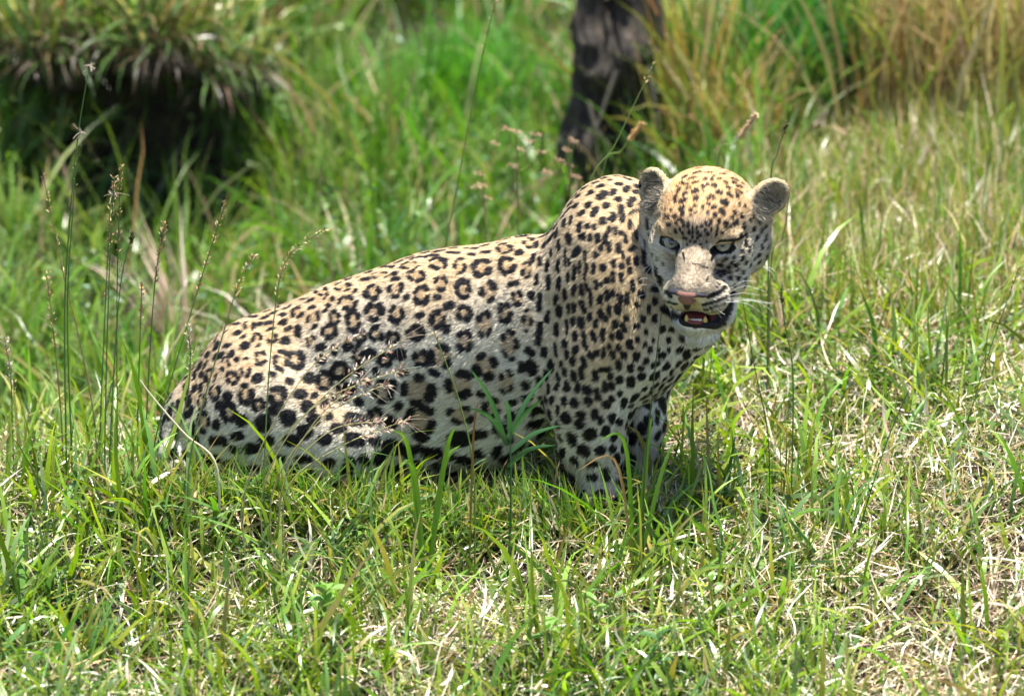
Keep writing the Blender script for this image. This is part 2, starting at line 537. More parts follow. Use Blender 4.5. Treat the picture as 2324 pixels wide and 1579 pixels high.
# ------------------------------------------------------------------ LEOPARD: coat marks, read off the photograph
# (cx, cy, w, h[, slant]) in zoom pixels; slant = rise / lean of the long axis
RING_B = [(1065,395,90,60),(945,420,80,60),(845,445,70,55),(735,495,85,55),(810,535,80,75),(985,470,70,70),(1090,480,110,90),(1230,425,95,95),(1355,400,95,120),(1470,330,110,80),(1270,330,90,40),(1590,265,100,80),(1715,280,75,95),(1835,290,120,110),(1975,275,90,110),(1965,180,90,70),(2100,150,80,70),(2085,300,60,100),(1610,370,90,90),(1500,440,100,120),(1730,405,100,110),(1875,420,100,130),(2030,455,65,90),(1235,535,110,110),(1365,545,100,110),(1120,580,85,120),(1015,570,70,90),(895,560,80,130),(545,610,65,60),(585,690,60,90),(670,670,70,100),(885,690,60,70),(985,640,100,90),(1250,660,80,90),(1340,680,80,80),(1160,670,80,70),(1590,575,100,120),(1735,540,95,95),(1850,600,90,150),(1965,540,75,110),(2085,580,60,130),(1470,650,110,100),(1740,690,100,130),(1605,780,140,160),(1990,715,100,180),(1500,790,100,100),(1850,835,150,180),(1480,970,190,190),(1710,940,180,170),(1970,920,80,140),(1045,860,110,120),(1150,770,70,120),(720,810,90,120),(605,790,70,90),(525,840,60,110),(330,890,80,90),(410,835,60,100),(350,980,70,90),(450,900,80,80),(280,1030,60,90),(520,990,90,120),(430,1090,110,120),(960,920,110,120),(800,800,100,110),(1500,1140,170,190),(1720,1105,160,120),(1890,1060,110,130),(1300,800,90,90),(1280,980,130,140),(1040,1000,100,100),(1240,1120,100,120),(590,1050,90,90),(700,1000,100,120),(290,1140,80,120),(1440,275,110,50)]
SOLID_B = [(940,730,60,50),(1215,765,60,60),(1640,625,45,55),(1330,940,70,70),(1400,870,60,50),(1500,1225,80,70),(1330,1140,80,80),(1710,1235,130,100),(1820,1210,100,60),(2010,1030,50,40),(2000,1110,60,60),(2130,1150,90,50),(2080,940,50,60),(2055,840,35,70),(1340,1285,150,90),(1560,1310,120,80),(1270,1340,100,80),(1130,1240,120,80),(1430,1310,60,90),(1650,1330,80,50),(1990,1240,60,40),(960,1240,80,60),(850,1200,90,80),(780,1250,90,60),(500,1140,70,70),(370,1250,120,50),(330,1350,120,60),(480,1220,80,50),(560,1290,90,60),(640,1250,90,60),(250,1250,60,70),(700,1350,100,50),(850,1350,100,40),(560,1400,100,40),(130,1200,50,90),(120,1320,60,60),(150,1050,40,80),(190,960,40,80),(210,850,40,70),(250,780,50,70),(240,880,40,70),(230,1180,40,80),(200,1330,70,60),(870,900,70,60),(590,900,60,60),(2110,840,60,90),(1130,1130,120,80),(620,1150,90,90),(760,1120,90,80),(1190,350,70,35),(475,650,50,50),
 (1130,415,35,35),(965,525,30,35),(600,600,40,40),(730,590,50,45),(725,550,50,30),(745,690,60,60),(815,640,40,80),(420,720,50,40),(520,720,60,70),(360,720,45,60),(310,770,50,40),(370,780,70,40),(440,770,50,60),(270,830,50,60),(275,950,45,60),(235,960,50,60),(420,1000,60,60),(380,1050,60,50),
 (1560,220,80,32),(1680,205,80,28),(1780,180,90,22),(1860,200,60,32),(1780,215,50,28),(1620,245,50,25),(1900,150,80,22),(2000,110,70,18),(1420,240,90,25),(1500,230,80,25),(1310,285,90,22),(2070,95,90,18),(2140,95,60,18),(1350,320,50,35),(1120,340,80,22),(1000,370,80,22),(900,395,80,20),(790,440,80,20),(680,500,70,25),(560,560,70,25),(470,600,60,25),(400,640,60,25),(330,690,40,40),(1480,1290,60,50),(870,1060,80,70),(900,1130,80,60),(830,990,70,60),(1100,960,70,70),(1160,870,60,60),(1380,770,70,60),(940,800,60,50),(1090,720,60,60),(680,1080,70,60),(360,1160,60,60),(1040,1180,90,60)]
SOLID_C = [(515,93,30,15),(467,122,35,35),(422,152,35,38),(365,168,30,25),(350,213,32,35),(410,210,35,40),(380,248,38,35),(440,240,28,55,10),(475,165,50,40,15),(525,150,25,40,8),(555,112,40,28),(590,135,45,30,12),(495,212,35,42),(550,182,35,35),(610,195,26,55,12),(645,120,35,25),(665,205,25,30,8),(525,265,28,50,8),(563,230,20,50,4),(478,283,30,42),(570,270,20,50,4),(285,250,28,45,10),(300,295,22,50),(332,280,22,50,5),(370,315,28,50),(408,305,20,30),(437,312,18,28),(265,335,28,50),(320,365,30,60,-10),(385,355,25,30),(275,395,26,60),(360,425,36,50,10),(238,430,25,40),(218,490,28,60),(270,490,22,60),(305,450,12,80),(325,470,18,40),(345,525,20,70,5),(370,500,14,60),(400,470,16,100,-5),(455,360,20,40),(420,360,20,35),(445,440,22,30),(480,500,28,40),(437,500,20,50),(490,365,20,60),(510,325,15,30),(535,330,15,50),(565,340,20,25),(470,405,20,35),(505,400,18,50,-5),(550,410,20,50),(585,365,15,50),(610,300,15,50,5),(635,355,15,60),(655,290,20,30),(690,300,18,50),(680,390,15,40),(635,470,20,40),(600,470,15,40),(670,450,18,80),(570,490,28,30),(530,480,25,40),(610,510,18,30),(575,440,15,40),(275,570,26,70),(315,545,20,45),(225,570,28,70),(170,555,20,50),(400,560,18,90,-8),(445,580,20,45),(470,575,15,30),(495,555,25,30),(525,545,20,50),(565,540,20,40,-5),(615,580,18,60),(650,560,22,25),(690,510,28,40),(730,520,28,50),(745,560,28,50),(720,600,36,36),(345,605,22,50,8),(380,600,20,60,-6),(300,625,22,50),(260,650,22,40,8),(420,640,16,90,-5),(465,650,25,45),(500,630,25,50),(525,620,18,40),(560,640,28,50,-5),(590,640,18,60),(275,700,38,60),(320,690,20,50),(345,685,20,40),(385,680,28,60,-10),(220,730,20,60,6),(185,780,26,55),(470,715,28,45),(510,700,20,50),(550,690,25,50),(490,740,20,35),(535,765,28,45),(585,735,18,30),(575,775,26,50,-8),(635,770,25,25),(665,735,22,40),(715,735,20,40),(692,690,15,40),(340,750,25,40),(310,775,20,70),(380,755,36,55,-5),(415,725,20,40),(445,760,20,45),(265,790,34,65),(350,815,28,50),(395,840,20,90,-6),(435,820,25,50,-4),(480,810,22,60),(525,820,18,30),(560,815,25,35),(605,855,32,50,-5),(640,830,20,30),(680,798,20,25),(670,860,15,30),(710,835,15,30),(755,785,25,40,-5),(800,785,30,20),(845,822,35,22),(875,845,25,22),(835,880,40,30),(785,835,25,30),(785,880,20,25),(750,905,40,35),(695,880,20,30),(735,880,15,20),(775,955,45,45),(720,1000,48,42),(680,930,30,30),(630,910,30,45),(655,965,30,30),(605,965,28,45),(575,905,28,40),(550,955,28,50),(525,905,25,40),(480,890,20,50),(510,865,20,25),(550,870,22,30),(425,910,28,40,-5),(450,895,20,30),(350,880,40,40),(300,850,32,40),(260,880,25,65,-5),(310,900,25,40),(340,930,38,38),(240,955,55,55),(285,945,25,30),(300,985,22,40),(340,1000,30,55),(380,985,25,60),(390,935,28,50,-5),(445,1000,25,60),(490,970,60,25),(515,1000,20,40),(490,1050,28,50),(555,1020,32,42),(520,1045,22,40),(610,1030,32,60,-5),(660,1005,35,42),(625,1100,36,50,8),(310,1050,38,48),(360,1055,28,55,5),(405,1065,42,45),(455,1085,25,60,-8),(410,1115,38,42),(350,1125,42,42),(300,1120,32,50),(270,1160,20,40),(490,1135,42,36,-6),(520,1105,25,35),(560,1085,28,38),(575,1130,34,55),(310,1195,55,58),(380,1185,42,42),(370,1225,42,42),(440,1180,32,52),(465,1205,25,40),(520,1200,30,50),(285,1285,30,40),(340,1290,52,65),(420,1270,55,65),(490,1255,38,52),(530,1285,38,40),(390,1345,50,55,-5),(465,1345,42,46),(350,1395,46,46),(520,1340,40,40),(430,1410,50,40),(610,1180,48,36),(605,1215,36,55),(690,1210,40,55),(640,1155,55,28),(730,1190,22,70),(610,1290,50,60),(660,1250,46,55),(155,455,25,50),(185,470,20,40),(145,630,25,40),(185,660,22,80),(180,830,28,65),(205,890,30,50),(180,1030,30,55),(215,1000,34,50),(235,1180,36,55),(205,395,30,40),(170,390,24,40)]
FACE_D = [(1155,110,150,25),(960,140,110,35,10),(745,185,70,40,15),(1290,150,90,25),(1110,200,120,35),(950,200,130,42,20),(1315,220,110,25),(1520,245,120,36,-25),(1375,190,80,20),(770,265,70,46,15),(875,285,130,36,25),(1065,290,60,45,10),(1190,250,30,40),(1160,295,25,50),(1255,290,80,25,8),(1480,295,120,38,-20),(1350,340,65,45,-10),(1480,345,70,45),(1635,325,60,30,-10),(1605,360,45,30,-5),(730,350,70,45),(785,370,80,28,5),(925,340,100,38,12),(820,425,75,38,15),(1030,400,50,45,5),(1095,375,40,38,8),(1190,385,75,60),(1390,415,50,50),(1550,400,90,32),(660,400,40,25),(680,460,40,90,20),(915,470,90,60,20),(1030,465,35,25),(1260,480,85,75),(1415,525,85,60,-25),(1570,490,60,44,-10),(1510,455,30,40,-5),(1520,535,40,90,-15),(775,510,75,42,15),(640,560,36,70,10),(745,610,110,54,30),(930,575,50,70,12),(1155,535,45,35),(1105,575,40,45),(1180,575,40,35),(1335,630,95,95),(720,720,80,54,25),(640,630,40,30,5),(920,680,45,40),(1110,655,45,40),(1180,700,70,46,12),(1025,700,28,60,8),(850,740,45,40),(1300,765,56,110,-20),(1195,815,50,55),(1095,775,35,35),(920,770,40,30),(735,800,40,70,8),(630,835,60,36,12),(1550,665,30,60),(1630,690,30,50),(1480,780,46,60,-8),(1440,850,35,50,-6),(1580,825,46,70,-12),(490,745,25,50,5),(575,745,30,40),(485,850,40,60,8),(540,855,35,40),(425,810,20,40,5),(545,960,70,40,8),(735,900,40,60),(750,960,36,60,8),(815,945,46,100),(850,815,30,30),(1015,970,45,50),(1070,930,30,70,-4),(1140,905,36,70,4),(1115,965,25,50),(1255,900,46,80,5),(1355,930,60,50),(1465,945,50,50),(1520,920,46,80,-10),(1615,970,52,90,-8),(1410,985,35,30),(1355,990,50,30),(945,985,25,50,4),(880,980,20,60),(1700,890,32,50,-8),(1755,1010,46,60,-5),(1860,1030,36,90,-8),(1745,830,40,40),(1840,910,36,60,-10),(1910,970,35,60),(955,1060,30,50),(990,1095,25,40),(1095,1080,35,50),(830,1055,40,60),(735,1065,25,40),(1640,1100,65,60),(1560,1110,60,46,10),(1800,1140,60,60),(1910,1140,50,90,5),(1635,1220,52,100),(1745,1265,40,40),(1685,1310,44,90,10),(1590,1330,40,40),(1940,1270,35,60),(1870,1260,40,80),(1825,1385,50,50),(1720,1390,40,45),(1910,1410,36,90,5),(1970,1330,30,80),(1590,1430,60,54,5),(1470,1420,30,30),(385,960,22,70,8),(420,1000,15,60),(290,980,20,80),(320,1060,15,60),(295,1160,15,90),(255,1100,18,90),(750,1130,25,50),(785,1150,22,40),(880,1120,20,40),(910,1190,40,35),(990,1230,40,30),(1020,1280,22,22),(950,1135,25,40),(700,1010,30,50),(640,1040,36,60),(1230,1000,28,90),(1215,1085,25,60),(1300,1060,30,30),(880,1050,20,50),(1060,1020,20,50),(690,880,40,40),(650,920,36,60),(1150,1020,24,40),(840,1180,22,36),(800,1230,20,36),(1080,1190,24,30)]
FACE_E = [(1460,465,55,42,10),(1590,435,50,42,8),(1650,475,60,38,10),(1775,425,42,60,6),(1720,380,30,30),(1855,350,36,80,6),(1895,400,32,90,6),(1360,495,45,50),(1405,435,30,45),(1260,465,50,40),(1215,460,25,40),(1470,530,70,28,20),(1545,565,60,50),(1715,550,62,80,25),(1745,605,80,50,40),(1805,570,40,100,30),(1365,560,40,35),(1295,565,60,44,-30),(1230,555,40,40),(1250,620,45,32,-8),(1380,645,45,50),(1480,650,50,50),(1580,675,60,46,15),(1220,740,35,30),(1285,690,30,25),(1195,590,25,20),(1170,530,30,25),(1180,775,30,25),(1435,750,30,40),(1575,760,50,25,8),(1280,410,30,25),(1325,380,25,25),(310,330,20,70),(380,380,15,60),(450,450,20,40),(340,470,15,50)]
LINES_E = [  # polylines: ([points], thickness)
 ([(1075,905),(1150,880),(1230,840),(1300,780)],42),([(1000,1025),(1100,1000),(1200,965),(1310,905)],27),([(1010,1085),(1100,1070),(1180,1040),(1290,995)],22),([(1040,1130),(1130,1112),(1230,1080)],16),
 ([(455,800),(500,850),(555,905)],32),([(470,955),(540,985),(630,1015)],24),([(480,1010),(560,1055),(700,1095)],22),([(520,1080),(600,1115)],18),
 ([(440,1075),(530,1135),(640,1190)],60),([(1350,870),(1420,860)],60),([(1340,1010),(1350,1080),(1290,1180),(1230,1290)],105),([(1390,960),(1370,1060),(1330,1160),(1270,1290)],70),
 ([(1150,320),(1180,270),(1210,225)],48),([(1145,320),(1112,400)],26),([(1205,215),(1260,250),(1330,235),(1400,190),(1430,130)],34),([(1195,160),(1230,128),(1320,115),(1430,105),(1500,95)],20),([(1500,95),(1560,60)],24),
 ([(440,60),(470,150),(530,210),(620,235)],36),([(625,215),(640,300)],34),([(640,300),(628,390)],22),([(415,60),(500,72),(570,90),(615,130)],18),
 ([(860,450),(950,462),(1000,490),(1060,505)],9),([(720,290),(740,400)],10),([(1060,640),(1050,700)],12)]
LIGHT_E = [([(1200,370),(1300,310),(1450,215)],46),([(435,110),(470,210),(600,310)],34),([(680,130),(690,210)],40),([(1100,190),(1120,260)],50),([(480,90),(440,60)],20)]

cap_a, cap_b, cap_r = [], [], []
tan_c, tan_r = [], []
lit_a, lit_b, lit_r = [], [], []
MMZ = {'b': 2324 / 2560 / 2.2235 * PS, 'c': 2324 / 2560 / 1.857 * PS, 'd': 2324 / 2560 / 5.81 * PS, 'e': 2324 / 2560 / 5.64 * PS}
ZF = {'b': zb, 'c': zc, 'd': zd, 'e': ze}
def add_cap(z, x1, y1, x2, y2, th, lst=None):
    p1, p2 = hit(*ZF[z](x1, y1)), hit(*ZF[z](x2, y2))
    if p1 is None and p2 is None: return
    if p1 is None: p1 = p2
    if p2 is None: p2 = p1
    if np.linalg.norm(p1 - p2) > 0.12: p2 = p1
    r = th * MMZ[z] * 0.5
    A, B, R = lst if lst else (cap_a, cap_b, cap_r)
    A.append(p1); B.append(p2); R.append(r)
def add_mark(z, m, grow=1.0):
    cx, cy_, w, h = m[:4]; sl_ = m[4] if len(m) > 4 else 0
    if w >= h:
        th = h; L = max(w - h, 0) / 2; dx, dy = L, -sl_ / 2 * (1 if abs(sl_) > 0 else 0)
    else:
        th = w; L = max(h - w, 0) / 2; dx, dy = sl_ / 2, -L
    add_cap(z, cx - dx, cy_ - dy, cx + dx, cy_ + dy, th * grow)
rr = random.Random(3)
for m in SOLID_B: add_mark('b', m, 1.15)
for m in SOLID_C: add_mark('c', m, 1.18)
for m in FACE_D: add_mark('d', m, 1.1 if (m[1] > 880 and 600 < m[0] < 1300) else 1.4)
for m in FACE_E: add_mark('e', m, 1.4)
for pts, th in LINES_E:
    for (x1, y1), (x2, y2) in zip(pts[:-1], pts[1:]): add_cap('e', x1, y1, x2, y2, th * 1.3)
for pts, th in LIGHT_E:
    for (x1, y1), (x2, y2) in zip(pts[:-1], pts[1:]): add_cap('e', x1, y1, x2, y2, th, (lit_a, lit_b, lit_r))
for cx, cy_, w, h in RING_B:          # rosettes: broken rings of 3 to 5 blobs around a tawny heart
    n = rr.choice([3, 4, 4, 5]) if max(w, h) > 75 else rr.choice([2, 3, 3])
    gr_ = 1.08 if max(w, h) < 130 else 1.02
    w, h = w * gr_, h * gr_
    th = (0.32 if max(w, h) < 138 else 0.28) * min(w, h)
    a0 = rr.uniform(0, 6.28)
    for k in range(n):
        a1 = a0 + 6.283 * k / n; span = 6.283 / n * (rr.uniform(0.22, 0.42) if max(w, h) > 130 else rr.uniform(0.25, 0.62))
        a2 = a1 + span
        am = (a1 + a2) / 2
        jr = rr.uniform(0.9, 1.12); rx, ry = (w - th) / 2 * jr, (h - th) / 2 * jr
        P3 = [(cx + rx * math.cos(a), cy_ + ry * math.sin(a)) for a in (a1, am, a2)]
        t2 = th * rr.uniform(0.85, 1.25)
        add_cap('b', *P3[0], *P3[1], t2); add_cap('b', *P3[1], *P3[2], t2)
    p = hit(*zb(cx, cy_))
    if p is not None:
        tan_c.append(p); tan_r.append(0.42 * math.sqrt(w * h) * MMZ['b'])

# the side that the photograph does not show carries spots of the same sizes; gaps on the near side are filled too
order = rng.permutation(len(LCO))
toc = (CAM - LCO); toc /= np.linalg.norm(toc, axis=1, keepdims=True)
facing = (LN * toc).sum(1)
QH = to_head(LCO)
MZ = np.zeros((12000, 4)); nm_ = 0
for a, b_, r in zip(cap_a, cap_b, cap_r):
    for t in (0.0, 0.5, 1.0):
        MZ[nm_] = [*(a * (1 - t) + b_ * t), r]; nm_ += 1
for c, r in zip(tan_c, tan_r):
    MZ[nm_] = [*c, r]; nm_ += 1
SDH = sd_head(LCO)
n0 = nm_
for i in order[:45000]:
    p = LCO[i]; head = SDH[i] < 0.012
    if head and facing[i] > -0.1: continue
    rump = p[0] < -0.15
    r = (0.0045 if head else 0.0105 if p[2] < 0.2 else 0.0085) * rr.uniform(0.75, 1.25)
    if 0.08 < p[0] < 0.3 and p[2] > 0.15: r *= 0.7
    if rump and p[2] > 0.12: r *= 0.82
    gap = (0.007 if head else 0.0054 if rump else 0.0056) * rr.uniform(0.8, 1.2)
    if facing[i] < 0.1: gap *= 1.4
    d2 = np.sqrt(np.sum((MZ[:nm_, :3] - p) ** 2, 1)) - MZ[:nm_, 3]
    if d2.min() < r + gap: continue
    d = np.array([rr.uniform(-1, 1), rr.uniform(-.4, .4), rr.uniform(-1, 1)])
    if p[2] > 0.3 and LN[i][2] > 0.5: d = np.array([-1.0, 0.1, -0.4])
    d -= LN[i] * (d @ LN[i]); d /= np.linalg.norm(d)
    e = r * rr.uniform(0.3, 0.8)
    cap_a.append(p - d * e); cap_b.append(p + d * e); cap_r.append(r)
    MZ[nm_] = [*p, r + 0.3 * e]; nm_ += 1
    if nm_ > 11900: break
print('marks', len(cap_r), 'filled', nm_ - n0, 'rosettes', len(tan_c))

def cap_field(P, A, B, R, soft):
    """1 inside a capsule mark, 0 outside"""
    out = np.zeros(len(P))
    o = np.argsort(P[:, 0]); Ps = P[o]
    xsrt = Ps[:, 0]
    for a, b_, r in zip(A, B, R):
        m = r + soft + 0.004
        i0 = np.searchsorted(xsrt, min(a[0], b_[0]) - m); i1 = np.searchsorted(xsrt, max(a[0], b_[0]) + m)
        if i0 >= i1: continue
        Q = Ps[i0:i1]
        sel = (np.abs(Q[:, 2] - (a[2] + b_[2]) / 2) < abs(a[2] - b_[2]) / 2 + m) & (np.abs(Q[:, 1] - (a[1] + b_[1]) / 2) < abs(a[1] - b_[1]) / 2 + m + 0.01)
        ii = np.nonzero(sel)[0]
        if not len(ii): continue
        q = Q[ii] - a; ab = b_ - a; L2 = ab @ ab
        t = np.clip(q @ ab / L2, 0, 1) if L2 > 1e-12 else np.zeros(len(q))
        d = np.linalg.norm(q - t[:, None] * ab, axis=1) - r - (0.0009 if r < 0.006 else 0.0005)
        v = np.clip(0.5 - d / min(soft, max(0.8 * r, 0.0008)), 0, 1)
        out[o[i0 + ii]] = np.maximum(out[o[i0 + ii]], v)
    return out

def lerp(a, b_, t):
    return a * (1 - t)[:, None] + np.asarray(b_) * t[:, None]

# nose leather outline and mouth outline used to keep fur off
NOSE_C = to_head(on_head_plane(*ze(775, 900), 97))

def coat(P, N):
    """base colours of the coat at surface points P with normals N"""
    n1 = vnoise(P, 45, 1); n2 = vnoise(P, 160, 2); n3 = vnoise(P, 14, 3)
    q = to_head(P)
    tawny = np.array([0.56, 0.405, 0.235]); gold = np.array([0.57, 0.405, 0.205]); cream = np.array([0.65, 0.585, 0.46]); white = np.array([0.76, 0.73, 0.66])
    up = N[:, 2] + 0.25 * n3
    C = np.tile(cream, (len(P), 1))
    C = lerp(C, tawny, sstep(0.2, 0.95, up) * sstep(0.06, 0.2, P[:, 2]))
    # golden shoulder and forequarters
    sh = np.exp(-(((P[:, 0] - 0.20) / 0.16) ** 2 + ((P[:, 2] - 0.38) / 0.20) ** 2))
    C = lerp(C, gold, np.clip(sh, 0, 1) * 0.9)
    C = lerp(C, white, sstep(0.05, -0.55, up))
    low = sstep(0.17, 0.05, P[:, 2]) * (P[:, 0] < 0.1)
    C = lerp(C, white, low * 0.55)
    # throat, chest front
    zx, zy = project_many(P)
    th = np.exp(-(((zx - 1545) / 75) ** 2 + ((zy - 800) / 90) ** 2)); th = np.maximum(th, np.exp(-(((zx - 1490) / 55) ** 2 + ((zy - 900) / 90) ** 2)))
    C = lerp(C, white, np.clip(th * 1.1, 0, 1))
    # head
    hm = sstep(0.013, 0.003, sd_head(P))
    H = np.tile(np.array([0.66, 0.55, 0.37]), (len(P), 1))
    H = lerp(H, [0.60, 0.45, 0.26], sstep(-25, 15, q[:, 2]) * sstep(95, 55, np.abs(q[:, 0])))
    H = lerp(H, [0.60, 0.365, 0.165], sstep(10, 80, q[:, 2] + 10 * n1))
    H = lerp(H, [0.75, 0.68, 0.53], sstep(10, -40, q[:, 2]) * sstep(25, 75, np.abs(q[:, 0])))
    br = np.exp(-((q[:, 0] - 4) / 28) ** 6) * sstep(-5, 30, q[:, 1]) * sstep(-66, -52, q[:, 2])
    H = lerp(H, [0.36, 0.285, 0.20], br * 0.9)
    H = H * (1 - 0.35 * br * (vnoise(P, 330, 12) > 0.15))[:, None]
    H = lerp(H, [0.24, 0.19, 0.14], np.exp(-(((np.abs(q[:, 0] - 5) - 42) / 14) ** 2)) * sstep(-6, 20, q[:, 1]) * sstep(-72, -50, q[:, 2]) * sstep(5, -15, q[:, 2]) * 0.85)  # sides of the muzzle darkened: shading painted into the coat colour
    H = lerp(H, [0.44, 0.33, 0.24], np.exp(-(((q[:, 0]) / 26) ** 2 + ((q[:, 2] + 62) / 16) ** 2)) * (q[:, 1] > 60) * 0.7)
    pad = np.exp(-(((np.abs(q[:, 0] - 9) - 34) / 26) ** 2 + ((q[:, 2] + 84) / 20) ** 2)) * (q[:, 1] > 20)
    H = lerp(H, [0.74, 0.67, 0.52], pad * 0.95)
    H = lerp(H, [0.80, 0.77, 0.70], sstep(-94, -112, q[:, 2]))
    side = sstep(-70, -95, q[:, 1]) * sstep(60, 85, np.abs(q[:, 0])) * (q[:, 2] < 40)
    H = lerp(H, [0.50, 0.40, 0.27], side * 0.6)
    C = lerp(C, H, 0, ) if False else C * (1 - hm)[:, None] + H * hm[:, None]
    # ears: greyish buff, dark in the hollow and on the back
    for c, A in EARS:
        e = (q - c) @ A
        em = (np.abs(e[:, 0]) < 44) & (np.abs(e[:, 2] - 6) < 52) & (np.abs(e[:, 1]) < 34)
        em = em * sstep(-38, -18, e[:, 2]) * (hm > 0.75)
        rim = sstep(0.72, 0.95, np.sqrt((e[:, 0] / 32) ** 2 + (e[:, 2] / 43) ** 2))
        EC = np.tile(np.array([0.54, 0.42, 0.27]), (len(P), 1))
        EC = lerp(EC, [0.12, 0.095, 0.07], sstep(2, -20, e[:, 2]) * sstep(0.8, 0.6, np.sqrt((e[:, 0] / 32) ** 2 + (e[:, 2] / 43) ** 2)) * (e[:, 1] > -8))
        EC = EC * (1 + 0.35 * n2)[:, None]
        EC = lerp(EC, [0.50, 0.38, 0.22], rim)
        back = ((N @ HR) @ A)[:, 1] < -0.1
        EC[back] = np.where((e[back, 2] > 12)[:, None], [0.05, 0.045, 0.04], [0.42, 0.30, 0.17])
        C = C * (1 - em)[:, None] + EC * em[:, None]
    # tawny hearts of the rosettes
    tan = np.zeros(len(P))
    o = np.argsort(P[:, 0]); xsrt = P[o, 0]
    for c, r in zip(tan_c, tan_r):
        i0 = np.searchsorted(xsrt, c[0] - 1.3 * r); i1 = np.searchsorted(xsrt, c[0] + 1.3 * r)
        ii = o[i0:i1]
        d = np.linalg.norm(P[ii] - c, axis=1) / r
        tan[ii] = np.maximum(tan[ii], sstep(1.15, 0.7, d))
    C = C * (1 - 0.68 * tan)[:, None] + np.array([0.43, 0.28, 0.14]) * (0.68 * tan)[:, None]
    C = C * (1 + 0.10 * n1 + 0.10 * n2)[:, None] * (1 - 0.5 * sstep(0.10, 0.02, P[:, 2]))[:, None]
    # pale streaks under the eyes
    lt = cap_field(P, lit_a, lit_b, lit_r, 0.004)
    C = lerp(C, [0.68, 0.66, 0.62], lt * 0.6)
    # black marks with ragged edges
    Pj = P + 0.0016 * np.stack([vnoise(P, 190, 5), vnoise(P, 190, 6), vnoise(P, 190, 7)], 1) + 0.0022 * np.stack([vnoise(P, 70, 8), vnoise(P, 70, 9), vnoise(P, 70, 10)], 1)
    Pj = np.where(hm[:, None] > 0.5, P + (Pj - P) * 0.3, Pj)
    bl = cap_field(Pj, cap_a, cap_b, cap_r, 0.0024)
    C = lerp(C, [0.013, 0.012, 0.014], bl)
    return np.clip(C, 0.004, 0.9), bl

def project_many(P):
    v = P - CAM; z = v @ FWD
    return 1162 + v[:, 0] / z * DIST / S, 789.5 - (v @ UPV) / z * DIST / S

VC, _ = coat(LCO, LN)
# bare skin: mouth cavity dark red, eye rims black
qv = to_head(LCO)
mo = sd_ell(qv, MOUTH_C, np.array([33., 38., 13.]), MOUTH_A) < 1.0
VC[mo] = [0.10, 0.022, 0.022]
mo2 = (sd_ell(qv, MOUTH_C + np.array([14., -8., -1.]), np.array([38., 40., 12.]), MOUTH_A) < 1.0) & ~mo
VC[mo2] = [0.012, 0.011, 0.013]
for s in (-1, 1):
    er = (sd_ell(qv, np.array([s * 50., 14., -2.]), np.array([24., 22., 9.5]), I3) < 2.6) & (qv[:, 1] < 40)
    VC[er] = [0.012, 0.011, 0.012]
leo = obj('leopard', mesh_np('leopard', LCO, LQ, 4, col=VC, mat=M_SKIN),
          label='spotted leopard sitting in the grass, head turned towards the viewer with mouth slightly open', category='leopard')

# ------------------------------------------------------------------ fur
def sample_surface(n, wgt):
    pr = wgt / wgt.sum()
    f = rng.choice(len(LQ), n, p=pr)
    u = rng.random(n); v = rng.random(n)
    q4 = LQ[f]
    w = np.stack([(1 - u) * (1 - v), u * (1 - v), u * v, (1 - u) * v], 1)
    P = (LCO[q4] * w[..., None]).sum(1); N = (LN[q4] * w[..., None]).sum(1)
    N /= np.linalg.norm(N, axis=1, keepdims=True)
    return P, N
fq = to_head(LCO[LQ].mean(1))
fin = (np.abs(fq[:, 0]) < 140) & (fq[:, 1] > -150) & (fq[:, 2] > -150)
ffac = facing[LQ].mean(1)
wgt = LAREA * np.where(fin, 2.6, 1.0) * np.where(ffac > -0.25, 1.0, 0.3)
NF = 360000
P, N = sample_surface(NF, wgt)
q = to_head(P)
keep = np.ones(NF, bool)
keep &= ~(sd_ell(q, MOUTH_C, np.array([33., 40., 13.]), MOUTH_A) < 1.5)
keep &= ~(sd_ell(q, MOUTH_C + np.array([14., -8., -1.]), np.array([38., 40., 12.]), MOUTH_A) < 1.0)
keep &= ~((sd_ell(q, NOSE_C, np.array([34., 14., 15.]), I3) < 0) & (q[:, 1] > 80))
for s in (-1, 1):
    keep &= ~(sd_ell(q, np.array([s * 50., 16., -2.]), np.array([24., 23., 9.5]), I3) < 3.0)
P, N, q = P[keep], N[keep], q[keep]
n = len(P)
hm = sstep(0.03, 0.006, sd_head(P))
# combing direction
flow = np.tile(np.array([-0.85, 0.05, -0.45]), (n, 1))
legs = sstep(0.16, 0.05, P[:, 2]) * (P[:, 0] > 0.02)
neck = np.exp(-(((P[:, 0] - 0.26) / 0.16) ** 2 + ((P[:, 2] - 0.36) / 0.25) ** 2))
flow = flow * (1 - neck)[:, None] + np.array([-0.45, 0.0, -0.85]) * neck[:, None]
flow = flow * (1 - legs)[:, None] + np.array([-0.1, 0, -1.0]) * legs[:, None]
away = (q - np.array([0, 95., -35.])) @ HR.T
away /= np.linalg.norm(away, axis=1, keepdims=True)
low = (sstep(-95, -115, q[:, 2]) * sstep(60, 20, np.abs(q[:, 0])) * (q[:, 1] > -40))
away = away * (1 - low)[:, None] + np.array([-0.15, -0.2, -1.0]) * low[:, None]
flow = flow * (1 - hm)[:, None] + away * hm[:, None]
flow += 0.22 * np.stack([vnoise(P, 25, 21), vnoise(P, 25, 22), vnoise(P, 25, 23)], 1) + 0.30 * rng.normal(size=(n, 3)) * 0.6
flow -= N * (flow * N).sum(1, keepdims=True); flow /= np.linalg.norm(flow, axis=1, keepdims=True)
L = 0.0092 * (0.75 + 0.5 * rng.random(n))
L *= 1 + 1.1 * sstep(0.15, -0.6, N[:, 2]) * (P[:, 0] < 0.15)
snout = np.exp(-((q[:, 0] / 42) ** 4)) * sstep(0, 40, q[:, 1])
Lh = 0.0105 - 0.0052 * np.clip(snout, 0, 1)
